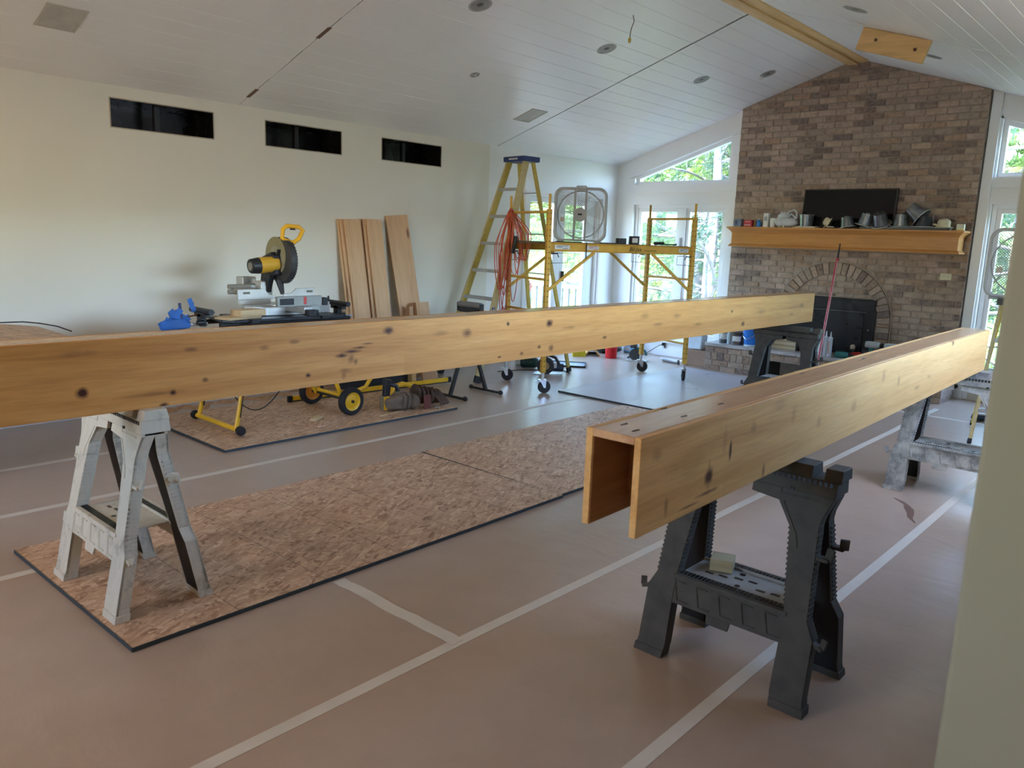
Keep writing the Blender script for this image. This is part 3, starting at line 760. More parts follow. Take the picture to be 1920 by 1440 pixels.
# ------------------------------------------------------------------ plastic folding sawhorses (local x = long axis)
def horse(name, lab, loc, rz, outer, inner, topm, tray):
    o = thing(name, lab, 'sawhorse', loc, rz, 'folding plastic sawhorses under the beams')
    H = .735
    def cy(z): return .040 + .150 * (1 - z / H)
    def sp(mb_, pts, s, d0, d1):
        f = lambda p, d: Vector((p[0], s * (cy(p[1]) - d), p[1]))
        mb_.poly([f(p, d0) for p in pts], [f(p, d1) for p in pts])
    legp = [(.205, 0), (.315, 0), (.308, .05), (.306, .245), (.278, .30), (.262, .60), (.268, .63), (.292, .69), (.292, .735), (.02, .735), (.02, .665), (.118, .655), (.168, .58), (.200, .30), (.200, .20), (.198, .05)]
    legq = [(.210, .01), (.310, .01), (.3025, .06), (.3005, .243), (.273, .297), (.257, .60), (.262, .63), (.26, .70), (.12, .70), (.122, .66), (.173, .58), (.205, .30), (.205, .2)]
    for s in (-1, 1):
        for u in (-1, 1):
            q = MB(); sp(q, [(u * x, z) for x, z in legp], s, 0, .012)
            # flange round the leg edge
            def fl(a, b_): 
                f = lambda p, d: Vector((u * p[0], s * (cy(p[1]) - d), p[1]))
                n_ = Vector((b_[1] - a[1], 0, -(b_[0] - a[0]))).normalized() * .004
                P0 = [f(a, 0), f(b_, 0), f(b_, .05), f(a, .05)]; off = Vector((-n_.x * u, 0, -n_.z)) 
                q.poly(P0, [p + off for p in P0])
            outl = legp
            for i in (1, 2, 3, 4, 5, 6): fl(outl[i], outl[i + 1])
            for i in (10, 11, 12, 13, 14): fl(outl[i], outl[i + 1])
            fl(outl[15], outl[0])
            lg = q.build('leg', outer, o, .0015, smooth=0)
            q = MB(); sp(q, [(u * x, z) for x, z in legq], s, .012, .0485); q.build('leg_hollow', inner, lg, smooth=0)
            # ladder ribs along both leg edges
            q = MB()
            for k in range(17):
                z = .31 + k * .0165
                for e in (0, 1):
                    xo = (.278 + (.262 - .278) * (z - .3) / .3) if e == 0 else (.200 + (.168 - .2) * (z - .3) / .28)
                    y = s * (cy(z) - .020)
                    q.obox((u * (xo + (.0012 if e == 0 else -.0012)), y, z), .006, .036, .006)
            q.build('leg_ribs', outer, lg, smooth=0)['kind'] = 'stuff'
            # foot pad
            q = MB(); sp(q, [(u * .203, 0), (u * .319, 0), (u * .316, .028), (u * .201, .028)], s, -.004, .053); q.build('foot_pad', outer, lg, .002, smooth=0)
            # raised diagonal rib and recess outline of the shoulder
            q = MB()
            for a, b_ in (((.135, .655), (.195, .56)), ((.195, .56), (.205, .52)), ((.12, .715), (.27, .715)), ((.12, .680), (.25, .680)), ((.12, .715), (.12, .68))):
                f = lambda p: Vector((u * p[0], s * (cy(p[1]) + .0005), p[1]))
                q.bar(f(a), f(b_), .004, .004)
            q.build('shoulder_rib', outer, lg)
            q = MB(); f = lambda x, z, d=0: Vector((u * x, s * (cy(z) + d), z))
            z = .50; x = .262
            q.bar(f(x, z, -.02), f(x + .045, z, -.02), .032, .012); q.bar(f(x + .042, z - .002, -.02), f(x + .046, z + .036, -.02), .03, .010)
            q.build('clip', outer, o, .002)
            if s < 0:
                q = MB(); q.bar(f(.30, .235, -.02), f(.336, .222, -.02), .025, .012); q.bar(f(.334, .225, -.02), f(.338, .255, -.02), .022, .009); q.build('clip', outer, o, .002)
        q = MB(); sp(q, [(-.215, .205), (.215, .205), (.21, .30), (-.21, .30)], s, .002, .016)
        sp(q, [(-.212, .296), (.212, .296), (.21, .31), (-.21, .31)], s, -.004, .05)
        cb = q.build('crossbar', outer, o, .002)
        q = MB()
        for k in range(5):      # raised hexagon ribs
            x = -.17 + k * .085
            for a, b_ in (((x - .03, .285), (x - .012, .22)), ((x - .012, .22), (x + .03, .22)), ((x - .03, .285), (x + .012, .285))):
                q.bar((a[0], s * (cy(a[1]) - .001), a[1]), (b_[0], s * (cy(b_[1]) - .001), b_[1]), .005, .004)
        q.build('crossbar_ribs', outer, cb)
        q = MB()
        for k in range(28):
            x = -.195 + k * .0144
            q.box(x, x + .008, s * (cy(.305) - .030) - .014, s * (cy(.305) - .030) + .014, .3095, .3125)
        q.build('teeth_slots', black_void, cb, smooth=0)['kind'] = 'stuff'
        if s < 0:
            q = MB(); sp(q, [(-.06, .175), (.02, .175), (.025, .205), (-.065, .205)], s, .004, .012); q.build('latch_tab', outer, cb)
    yy = cy(.31) - .045
    q = MB(); q.box(-.20, .20, -yy, yy, .300, .306); q.box(-.20, .20, yy - .006, yy, .306, .316)
    tr = q.build('tray', tray, o, .001)
    q = MB()
    for (x, y) in ((-.12, -.02), (-.02, .01), (.08, -.03)):
        for k in range(2):
            q.box(x + k * .05 - .02, x + k * .05 + .012, y - .01 + k * .008, y + .002 + k * .008, .3065, .3075)
    q.cyl((-.03, .05, .3065), (-.03, .05, .3078), .011, n=14); q.cyl((.0, -.055, .3065), (.0, -.055, .3078), .010, n=14)
    q.build('tray_slot', black_void, tr)
    for x in (-.10, .02, .15): pass
    q = MB(); q.prism([(-.058, .700), (.058, .700), (.052, .752), (-.052, .752)], 0, -.300, .300)
    tp = q.build('top_rail', outer, o, .003)
    for a, b_ in ((-.31, -.262), (-.222, .215), (.255, .31)):
        q = MB()
        q.prism([(-.050, .752), (.050, .752), (.040, .7905), (-.040, .7905)], 0, a, b_)
        q.build('rail_pad', topm, tp, .002)
    q = MB()
    for k in range(34):
        x = -.29 + k * .0172
        for s in (-1, 1): q.box(x, x + .0095, s * .0542 - .0015, s * .0542 + .0015, .735, .749)
        if k > 18 or k < 12:
            pass
    q.build('rail_teeth', black_void, tp, smooth=0)['kind'] = 'stuff'
    q = MB(); q.prism([(.155, .70), (.165, .70), (.168, .71), (.152, .71)], 1, -.06 - .002, -.04); q.cyl((.16, -cy(.705) - .002, .705), (.16, -cy(.705) + .01, .705), .006, n=10)
    q.build('hang_hole', black_void, tp)
    return o
def overspray(name, c_light, c_dark, k0, k1):
    m, nt, b = base(name, c_light, .6)
    f = noise(nt, coords(nt), 9, 5, .7); f2 = noise(nt, coords(nt, (1, 1, .2)), 40, 3)
    c = ramp(nt, f, [(k0, c_dark), (k1, c_light)]); c = mix(nt, .35, c, ramp(nt, f2, [(.3, .7), (.6, 1.0)]), 'MULTIPLY')
    nt.links.new(c, b.inputs['Base Color']); return m
hw = overspray('paint_caked_white', (.55, .51, .40), (.30, .27, .20), .30, .46)
hw2 = overspray('paint_dusted_grey', (.36, .35, .31), (.13, .13, .12), .38, .60)
hg = plain('horse_dark_grey', (.066, .062, .053), .6, var=.25, scale=14, spec=.16); hg2 = plain('horse_tray_grey', (.25, .25, .23), .5, var=.2)
hbk = plain('horse_black', (.012, .012, .013), .55)
horse('sawhorse', 'white paint-caked plastic sawhorse standing on the strand board', (-3.185, 1.235, .0182), math.radians(0), hw, hbk, hw, hw)
horse('sawhorse', 'dark grey plastic sawhorse under the open end of the pale beam', (-1.125, 2.53, 0), 0, hg, hbk, hg, hg2)
horse('sawhorse', 'dark grey sawhorse in front of the brick hearth under the amber beam', (-2.90, 6.93, 0), 0, hg, hbk, hg, plain('horse_tray_blue', (.4, .42, .44), .3))
horse('sawhorse', 'dusty grey-white sawhorse under the far end of the pale beam', (-1.135, 5.37, 0), 0, hw2, hbk, hw2, hw2)

# ------------------------------------------------------------------ outdoors: lawn, deck, pines
def leaf_mat(name, c, c2):
    m, nt, b = base(name, c, .6)
    oi = coords(nt); f = noise(nt, oi, 1.3, 3)
    nt.links.new(ramp(nt, f, [(.35, c), (.65, c2)]), b.inputs['Base Color'])
    tr = N(nt, 'BsdfTranslucent'); nt.links.new(ramp(nt, f, [(.35, c), (.65, c2)]), tr.inputs[0])
    mx = N(nt, 'MixShader'); mx.inputs[0].default_value = .45
    nt.links.new(b.outputs[0], mx.inputs[1]); nt.links.new(tr.outputs[0], mx.inputs[2]); nt.links.new(mx.outputs[0], nt.nodes['Material Output'].inputs[0])
    MATS[name] = m; return m
lf1 = leaf_mat('needle_green', (.07, .14, .04), (.17, .26, .07)); lf2 = leaf_mat('needle_blue', (.06, .12, .08), (.12, .20, .12)); lf3 = leaf_mat('needle_yellow', (.17, .25, .05), (.30, .34, .08))
bark = plain('bark', (.17, .155, .15), .9, var=.4, scale=6); branchm = plain('grey_branch', (.22, .20, .19), .9, var=.3)
mt, nt_, bb = base('meadow', (.2, .3, .08), .9)
f = noise(nt_, coords(nt_), .6, 5, .65)
gcol = ramp(nt_, f, [(.3, (.07, .12, .03)), (.5, (.13, .19, .05)), (.7, (.22, .24, .09))])
tc_ = N(nt_, 'TexCoord'); sp_ = N(nt_, 'SeparateXYZ'); nt_.links.new(tc_.outputs['Object'], sp_.inputs[0])
# ground made pale close round the house to bounce light indoors
near = math_(nt_, 'MULTIPLY', math_(nt_, 'LESS_THAN', math_(nt_, 'ADD', sp_.outputs[1], math_(nt_, 'MULTIPLY', f, 2.)), 13.2), math_(nt_, 'GREATER_THAN', sp_.outputs[0], -13.))
nt_.links.new(mix(nt_, near, gcol, (.42, .39, .33)), bb.inputs['Base Color'])
def ground_h(x, y):
    d = max(0, math.hypot(x + 3, y - 8) - 6)
    return -1.1 + .17 * d + .25 * math.sin(x * .35) * math.cos(y * .22) * min(1, d / 10)
vs = []; fs = []; nx, ny = 60, 50
X0, X1, Y0, Y1 = -60, 30, -12, 75
for j in range(ny + 1):
    for i in range(nx + 1):
        x = X0 + (X1 - X0) * i / nx; y = Y0 + (Y1 - Y0) * j / ny
        zz = ground_h(x, y)
        if XL - 1 < x < 5 and y < YF + 1: zz = min(zz, -1.1)
        vs.append((x, y, zz))
for j in range(ny):
    for i in range(nx): k = j * (nx + 1) + i; fs.append((k, k + 1, k + nx + 2, k + nx + 1))
q = MB(); q.add(vs, fs); g = q.build('ground', mt); g['kind'] = 'structure'
q = MB(); fr = random.Random(4)
for i in range(9000):
    a = fr.uniform(0, 1); x = fr.uniform(-22, 1); y = fr.uniform(9.8, 26) if x > -6 else fr.uniform(6, 26)
    zz = ground_h(x, y); h = fr.uniform(.12, .4); t = fr.uniform(0, PI); dx, dy = math.cos(t) * .02, math.sin(t) * .02; lx, ly = fr.uniform(-.1, .1), fr.uniform(-.1, .1)
    q.add([(x - dx, y - dy, zz), (x + dx, y + dy, zz), (x + lx, y + ly, zz + h)], [(0, 1, 2)])
o = q.build('grass', lf3, smooth=0); tag(o, 'sunlit yellow-green grass on the slope outside the windows', 'grass', kind='stuff')
def pine(name, lab, x, y, h, r, seed, leaf, z_low=.1, lean=(0, 0), n_br=58, ns=1.0):
    rd = random.Random(seed); z0 = ground_h(x, y) - .1
    t = thing(name, lab, 'tree', (x, y, z0), 0, None)
    top = (lean[0], lean[1], h)
    q = MB(); pts = [(lean[0] * k / 6 + rd.uniform(-.04, .04), lean[1] * k / 6 + rd.uniform(-.04, .04), h * k / 6) for k in range(7)]
    for k in range(6): q.cyl(pts[k], pts[k + 1], r * (1 - k / 6.6), r * (1 - (k + 1) / 6.6), 10, cap=False)
    q.build('trunk', bark, t)
    qb = MB(); ql = MB()
    for i in range(n_br):
        zf = z_low + (1 - z_low) * (i + rd.random()) / n_br; z = h * zf; L = (1.05 - zf) * h * .34 + .5; a = rd.uniform(0, 2 * PI)
        p = Vector((lean[0] * zf, lean[1] * zf, z)); pts = [p]; d = Vector((math.cos(a), math.sin(a), rd.uniform(-.15, .35))).normalized()
        for k in range(6):
            d = (d + Vector((rd.uniform(-.35, .35), rd.uniform(-.35, .35), rd.uniform(-.22, .2)))).normalized(); p = p + d * L / 6; pts.append(p)
        qb.tube(pts, .018 + .012 * (1 - zf), 4)
        for k in range(2, 7):
            for s in range(3):
                d2 = Vector((rd.uniform(-1, 1), rd.uniform(-1, 1), rd.uniform(-.5, .6))).normalized(); tip = pts[k] + d2 * rd.uniform(.18, .5)
                if s == 0: qb.tube([pts[k], (pts[k] + tip) / 2 + Vector((0, 0, .03)), tip], .008, 3)
                for n_ in range(24):
                    d3 = (d2 * .5 + Vector((rd.uniform(-1, 1), rd.uniform(-1, 1), rd.uniform(-.6, 1)))).normalized() * rd.uniform(.10, .2) * ns
                    b0 = tip + Vector((rd.uniform(-.12, .12), rd.uniform(-.12, .12), rd.uniform(-.1, .1))); sd = d3.cross(Vector((rd.random(), rd.random(), rd.random() + .1))).normalized() * .015 * ns
                    ql.add([b0 - sd, b0 + sd, b0 + d3], [(0, 1, 2)])
    qb.build('branches', branchm, t, smooth=0)['kind'] = 'stuff'
    ql.build('needles', leaf, t, smooth=0)['kind'] = 'stuff'
    return t
pine('pine_tree', 'grey-branched pine close outside the left casement window', -7.1, 13.2, 7.5, .15, 1, lf2, .05)
pine('pine_tree', 'pale-trunked pine seen behind the window mullion left of the chimney', -8.6, 15.6, 9, .22, 2, lf1, .08)
pine('pine_tree', 'yellow-green pine seen in the window beside the chimney', -6.3, 16.5, 8.5, .2, 3, lf3, .06)
pine('pine_tree', 'tall blue-green pine seen through the transom left of the chimney', -9.6, 19.5, 13, .26, 4, lf2, .12, n_br=80, ns=1.6)
pine('pine_tree', 'distant bright pine up the slope behind the left window', -12.5, 24, 12, .26, 5, lf3, .05, n_br=80, ns=2.0)
pine('pine_tree', 'pine outside the transom right of the chimney', -2.3, 13.6, 8, .16, 6, lf2, .05)
pine('pine_tree', 'slim pine seen behind the scaffold from inside the room', -5.3, 14.2, 6.5, .12, 7, lf3, .04)
pine('pine_tree', 'dense pine uphill from the deck railing', -17, 21, 11, .24, 9, lf1, .05, n_br=80, ns=2.0)
pine('pine_tree', 'far yellow-green pine between the two left panes', -9.5, 27, 13, .26, 12, lf3, .04, n_br=80, ns=2.2)
pine('pine_tree', 'far dark pine straight behind the chimney side window', -6.6, 25, 12, .26, 13, lf1, .04, n_br=80, ns=2.2)
pine('pine_tree', 'far pine behind the deck railing seen through the door', -20.5, 27, 12, .26, 14, lf3, .04, n_br=80, ns=2.2)
# deck and railing outside the glass door
dwood = plain('deck_wood', (.24, .17, .13), .8, var=.3)
deck_o = thing('deck', 'weathered wood deck outside the glass door', 'deck', (-10.2, 5.5, -.12))
for k in range(26):
    MB().box(.01 + k * .142, .137 + k * .142, 0, 4.6, -.03, 0).build('deck_board', dwood, deck_o)
MB().box(0, 3.6, .0, .1, -.98, -.03).box(0, 3.6, 4.5, 4.6, -.98, -.03).box(0, .1, 0, 4.6, -.98, -.03).build('rim_joist', dwood, deck_o)
rail_m = plain('railing_grey_green', (.12, .15, .15), .6)
rl = thing('deck_railing', 'dark green-grey baluster railing seen through the glass door', 'railing', (-10.2, 9.98, -.12))
MB().box(0, 3.55, -.05, .05, .95, .99).build('top_rail', rail_m, rl); MB().box(0, 3.55, -.02, .02, .84, .92).build('upper_rail', rail_m, rl); MB().box(0, 3.55, -.02, .02, .08, .15).build('lower_rail', rail_m, rl)
k = 0; x = .06
while x < 3.5:
    MB().box(x, x + .045, -.018, .018, .0, .9).build('baluster', rail_m, rl); x += .135
redw = plain('faded_red_wood', (.34, .14, .11), .8, var=.2)
ch = thing('deck_chair', 'faded red slatted garden chair on the deck outside the door', 'chair', (-8.1, 8.55, -.12), math.radians(30))
for k in range(5):
    MB().prism([(.30, .36), (.52, 1.0 - abs(k - 2) * .04), (.54, 1.0 - abs(k - 2) * .04), (.33, .35)], 1, -.27 + k * .11, -.17 + k * .11).build('back_slat', redw, ch)
for k in range(5): MB().obox((-.22 + k * .115, 0, .38), .10, .56, .02).build('seat_slat', redw, ch)
for sx in (-.26, .40):
    for sy in (-.29, .29): MB().box(sx - .03, sx + .03, sy - .02, sy + .02, 0, .58).build('leg', redw, ch)
for sy in (-.31, .31): MB().obox((.07, sy, .59), .74, .11, .022).build('armrest', redw, ch)

# ------------------------------------------------------------------ baker scaffold on casters
A1, A2, B1, B2 = Vector((-5.52, 6.10, 0)), Vector((-4.85, 5.75, 0)), Vector((-4.96, 7.78, 0)), Vector((-4.25, 7.54, 0))
sc_c = (A1 + A2 + B1 + B2) / 4
# straighten to a rectangle, keep the fitted corners within 2 cm
along = ((B1 + B2) - (A1 + A2)).normalized(); across = Vector((along.y, -along.x, 0))
LEN, WID = 1.80, .745
rzs = math.atan2(across.y, across.x)
scaf = thing('scaffold', 'yellow rolling baker scaffold before the windows in the left corner', 'scaffold', tuple(sc_c), rzs)
PZ = 1.455
holes = plain('punched_holes', (.05, .03, .01), .8)
for sx in (-1, 1):
    for sy in (-1, 1):
        x, y = sx * WID / 2, sy * LEN / 2
        q = MB(); q.box(x - .021, x + .021, y - .021, y + .021, .20, 1.76); p = q.build('post', yellow, scaf, .004)
        MB().cyl((x, y, 1.76), (x, y, 1.90), .013, n=14).build('pin', yellow, p)
        q = MB(); z = .26
        while z < 1.72:
            for a in (-1, 1):
                q.box(x - .005, x + .005, y + a * .0212 - .0005, y + a * .0212 + .0005, z, z + .011); q.box(x + a * .0212 - .0005, x + a * .0212 + .0005, y - .005, y + .005, z, z + .011)
            z += .052
        q.build('post_holes', holes, p, smooth=0)['kind'] = 'stuff'
        q = MB(); q.cyl((x, y, .135), (x, y, .205), .016, n=12)
        ca = MB(); rot = {(-1, -1): .5, (1, -1): 1.05, (-1, 1): .6, (1, 1): 2.2}[(sx, sy)] 
        Mr = Matrix.Translation((x, y, .0185 if (sx, sy) == (1, 1) else 0)) @ Matrix.Rotation(rot - rzs, 4, 'Z')
        cst = q.build('caster', alu, p)
        q = MB()
        for a in (-1, 1): q.prism([(-.045, .135), (.035, .135), (.032, .12), (.030, .055), (.010, .055), (-.02, .11), (-.045, .12)], 1, a * .021 - .0015, a * .021 + .0015, Mr)
        q.box(-.045, .035, -.022, .022, .131, .137, Mr); q.box(-.08, -.04, -.015, .015, .120, .126, Mr)
        fk = q.build('caster_fork', chrome, p)
        q = MB(); q.cyl(Mr @ Vector((.02, -.016, .0625)), Mr @ Vector((.02, .016, .0625)), .0625, n=26); q.cyl(Mr @ Vector((.02, -.022, .0625)), Mr @ Vector((.02, .022, .0625)), .018, n=12)
        q.build('caster_wheel', rubber, p, .004)
for sy, zs in ((-1, (.42, .78, 1.10, 1.735)), (1, (.42, .78, 1.11, 1.745))):
    for z in zs: MB().cyl((-WID/2, sy * LEN/2, z), (WID/2, sy * LEN/2, z), .0125, n=12).build('rung', yellow, scaf)
for sx in (-1, 1):
    x = sx * (WID / 2 - .045)
    xs_ = sx * (WID/2 - .006)
    q = MB(); q.prism([(xs_ - .018, PZ - .085), (xs_ + .018, PZ - .085), (xs_ + .018, PZ - .08), (xs_ + .004, PZ - .075), (xs_ + .004, PZ - .012), (xs_ + .018, PZ - .006), (xs_ + .018, PZ), (xs_ - .018, PZ)], 1, -LEN/2 + .02, LEN/2 - .02)
    sr = q.build('side_rail', yellow, scaf, .002)
    for sy in (-1, 1):
        q = MB(); q.bar((xs_, sy * .36, PZ - .085), (xs_, sy * (LEN/2 - .02), 1.00), .028, .018, up=(1, 0, 0)); q.build('brace', yellow, scaf, .002)
        # spring hook loop under the rail end
        y0 = sy * (LEN/2 - .03); y1 = sy * (LEN/2 - .22); xx = xs_ + sx * .02
        MB().tube([(xx, y0, PZ - .10), (xx, y1, PZ - .10), (xx, y1, PZ - .19), (xx, y0, PZ - .195)], .003, 6).build('lock_wire', dark_steel, scaf)
        MB().tube([(xx, y0, PZ - .11), (xx, y0 - sy * .07, PZ - .105), (xx, y0 - sy * .085, PZ - .14)], .005, 6).build('lock_hook', dark_steel, scaf)
plyd = wood('scaffold_ply', (.10, .07, .05), (.16, .115, .08), (.22, .17, .12), 'Y', .7)
MB().box(-WID/2 + .03, WID/2 - .03, -LEN/2 + .03, LEN/2 - .03, PZ - .018, PZ + .004).build('deck_board', plyd, scaf, .002)
xf = WID/2 + .0135
stw = plain('sticker_white', (.62, .62, .62), .5); stb = plain('sticker_print', (.10, .12, .2), .5); str_ = plain('sticker_red', (.5, .06, .05), .5)
for (ya, yb_, c) in ((-.83, -.66, stb), (-.46, -.32, str_), (.70, .83, stb)):
    q = MB(); q.box(xf - .004, xf - .0035 + .001, ya, yb_, PZ - .062, PZ - .024); s = q.build('sticker', stw, scaf)
    q = MB(); q.box(xf - .003, xf - .0022, ya + .02, yb_ - .02, PZ - .034, PZ - .029); q.box(xf - .003, xf - .0022, ya + .015, ya + (yb_ - ya) * .5, PZ - .046, PZ - .040); q.box(xf - .003, xf - .0022, ya + .09 * (yb_ - ya) / .17, yb_ - .02, PZ - .057, PZ - .052)
    q.build('sticker_print', c, s)
Mt = Matrix.Translation((xf - .004, .13, PZ - .045)) @ Matrix(((0, 0, 1, 0), (1, 0, 0, 0), (0, 1, 0, 0), (0, 0, 0, 1)))
text_mesh('Bil-Jax', .062, 'lettering', plain('letter_black', (.015, .015, .015), .5), scaf, Mt, shear=.35)
MB().box(xf - .0045, xf - .0035, .24, .40, PZ - .056, PZ - .051).build('letter_rule', MATS['letter_black'], scaf)
q = MB(); q.box(xf - .004, xf + .002, -.475, -.466, PZ - .15, PZ + .01); q.build('strap', blackp, scaf)

# things on the scaffold deck (positions in the scaffold's own frame)
def on_deck(x, y, z=0):
    v = Matrix.Translation(sc_c) @ Matrix.Rotation(rzs, 4, 'Z') @ Vector((x, y, 0)); return (v.x, v.y, PZ + .0042 + z)
t = thing('tape_roll', 'low black tape roll on the scaffold deck left of the taller black roll', 'tape roll', on_deck(.24, .05)); MB().lathe([(.028, 0), (.055, 0), (.055, .058), (.028, .058)], n=26, ring=True).build('roll', blackp, t); MB().lathe([(.02, .002), (.028, .002), (.028, .056), (.02, .056)], n=20, ring=True).build('core', plain('cardboard', (.32, .21, .13), .8), t)
t = thing('paint_tin', 'small black tin with a white label on the scaffold deck', 'tin', on_deck(.26, .20)); MB().lathe([(.052, 0), (.055, .003), (.055, .080), (.053, .084), (.046, .082)], n=26).build('can', blackp, t, .001)
q = MB(); n = 10; vs = []; 
for k in range(n + 1):
    a = -1.9 + 1.1 * k / n - rzs * 0; vs += [(.0556 * math.cos(a + .6), .0556 * math.sin(a + .6), .018), (.0556 * math.cos(a + .6), .0556 * math.sin(a + .6), .064)]
q.add(vs, [(2*k, 2*k+2, 2*k+3, 2*k+1) for k in range(n)]); q.build('paper_label', stw, t)
t = thing('pry_bar', 'dark hand tool with a slim steel shank on the right end of the scaffold deck', 'tool', on_deck(.27, .56), math.radians(85))
q = MB(); q.tube([(-.12, 0, .018), (0, 0, .022), (.02, 0, .02)], .017, 10); q.build('grip', rubber, t); MB().tube([(.02, 0, .016), (.10, .01, .010), (.15, 0, .012), (.20, -.012, .012)], .0065, 8).build('shank', dark_steel, t)
MB().tube([(.19, -.012, .012), (.22, -.02, .012), (.225, -.02, .02)], .009, 8).build('tip', dark_steel, t)
for (x, y, L, lab) in ((.30, -.62, .28, 'dark metal strip on the scaffold deck beside the near post'), (.31, -.12, .26, 'dark metal strip on the scaffold deck right of the box fan')):
    t = thing('metal_strip', lab, 'strip', on_deck(x, y), math.radians(68)); MB().box(-L/2, L/2, -.025, .025, 0, .009).build('strip', dark_steel, t, .002); MB().box(-L/2 - .02, -L/2, -.006, .006, .002, .006).build('pin', chrome, t)

# ------------------------------------------------------------------ box fans
fan_w = plain('fan_plastic', (.42, .42, .40), .5, var=.1); fan_d = plain('fan_plastic_darker', (.34, .34, .325), .5)  # second plastic slightly darker, for struts, motor and feet
grill = plain('fan_grille', (.40, .40, .38), .5)
clearp = bpy.data.materials.new('clear_blade_plastic'); clearp.use_nodes = True
_n = clearp.node_tree; _n.nodes.clear(); _o = N(_n, 'OutputMaterial'); _t = N(_n, 'BsdfTransparent'); _t.inputs[0].default_value = (.9, .9, .88, 1); _d = N(_n, 'BsdfDiffuse'); _d.inputs[0].default_value = (.5, .5, .47, 1)
_m = N(_n, 'MixShader'); _m.inputs[0].default_value = .13; _n.links.new(_t.outputs[0], _m.inputs[1]); _n.links.new(_d.outputs[0], _m.inputs[2]); _n.links.new(_m.outputs[0], _o.inputs[0])
def rrect(w, h, r, n=6):
    P = []
    for cx, cz, a0 in ((w/2 - r, h/2 - r, 0), (-w/2 + r, h/2 - r, PI/2), (-w/2 + r, -h/2 + r, PI), (w/2 - r, -h/2 + r, 1.5*PI)):
        for k in range(n + 1): a = a0 + PI/2 * k / n; P.append((cx + r * math.cos(a), cz + r * math.sin(a)))
    return P
def box_fan(lab, loc, rz, S=.53, tilt=0):
    o = thing('box_fan', lab, 'fan', loc, rz, 'white box fans'); o.rotation_euler = (tilt, 0, rz)
    D = .11; h = S / 2 + .012
    out = rrect(S, S, .085); inn = rrect(S - .05, S - .05, .07); q = MB(); n = len(out); vs = []
    for (P, y) in ((out, -D/2 + .012), (rrect(S - .02, S - .02, .078), -D/2), (inn, -D/2 + .006), (inn, D/2 - .006), (rrect(S - .02, S - .02, .078), D/2), (out, D/2 - .012)):
        vs += [(x, y, z + h) for x, z in P]
    fs = [(a * n + k, a * n + (k + 1) % n, ((a + 1) % 6) * n + (k + 1) % n, ((a + 1) % 6) * n + k) for a in range(6) for k in range(n)]
    q.add(vs, fs); hs = q.build('housing', fan_w, o, smooth=40)
    # shroud plate with round opening
    q = MB(); vs = []; m_ = 48; R_ = .226; sq = []
    for k in range(m_):
        a = 2 * PI * k / m_; c, s = math.cos(a), math.sin(a); L = R_ + .012; sq.append((c * L, s * L)); vs.append((c * L, .01, s * L + h))
    for k in range(m_): a = 2 * PI * k / m_; vs.append((R_ * math.cos(a), .01, R_ * math.sin(a) + h))
    for k in range(m_): a = 2 * PI * k / m_; vs.append((R_ * math.cos(a), .04, R_ * math.sin(a) + h))
    fs = [(r_ * m_ + k, r_ * m_ + (k + 1) % m_, (r_ + 1) * m_ + (k + 1) % m_, (r_ + 1) * m_ + k) for r_ in (0, 1) for k in range(m_)]
    q.add(vs, fs); q.build('shroud', fan_w, o)
    for side in (-1, 1):
        y = side * (D/2 - .008); q = MB(); ri = S/2 - .03; k = -ri * 2
        while k < ri * 2:
            for dg in (1, -1):
                x0 = max(-ri, -ri + max(0, k)); 
                P = []
                # line x - dg*z = k
                a = max(-ri, k - ri); b_ = min(ri, k + ri)
                if b_ - a > .02: q.bar((a, y, dg * (a - k) + h), (b_, y, dg * (b_ - k) + h), .0021, .0021)
            k += .0205
        q.build('grille', grill, o, smooth=0)
    for x in (-.055, .055): MB().box(x - .011, x + .011, -D/2 - .001, -D/2 + .012, .02, S).build('strut', fan_d, o, .002)
    MB().cyl((0, -D/2 - .006, h), (0, -D/2 + .02, h), .068, n=32).build('hub', fan_w, o, .004)
    MB().box(-.02, .02, -D/2 - .0075, -D/2 - .0055, h - .008, h + .008).build('hub_badge', dark_steel, o)
    MB().box(-.195, -.155, -D/2 - .001, -D/2 + .004, h - .075, h - .03).build('label', plain('tan_label', (.45, .38, .30), .6), o)
    hub = MB().cyl((0, -.01, h), (0, .03, h), .05, n=20).build('motor', fan_d, o)
    for k in range(5):
        a0 = 2 * PI * k / 5 + .3; q = MB(); P0 = []; P1 = []
        for (r_, a, y) in ((.045, -.25, .028), (.12, -.45, .035), (.205, -.52, .03), (.21, -.05, .004), (.205, .30, -.016), (.12, .28, -.012), (.045, .25, .0)):
            P0.append((r_ * math.cos(a0 + a), y, r_ * math.sin(a0 + a) + h)); P1.append((r_ * math.cos(a0 + a), y + .002, r_ * math.sin(a0 + a) + h))
        n2 = len(P0); q.add(P0, [(0, 1, 5, 6), (1, 2, 3), (1, 3, 5), (3, 4, 5)]); q.build('blade', clearp, hub)
    for x in (-.19, .19): MB().box(x - .03, x + .03, -D/2 - .02, D/2 + .02, 0, .016).build('foot', fan_d, o, .003)
    MB().tube([(-.05, 0, h + S/2 - .001), (-.045, 0, h + S/2 + .012), (.045, 0, h + S/2 + .012), (.05, 0, h + S/2 - .001)], .008, 8).build('handle', fan_w, o)
    return o
cx, cy_, _ = on_deck(.02, -.30)
box_fan('white box fan standing on the scaffold deck before the glass door', on_deck(.06, -.34), math.radians(33))
box_fan('white box fan partly hidden behind the pillar on top of the small stepladder', (-1.17, 7.12, 1.147), math.radians(12))

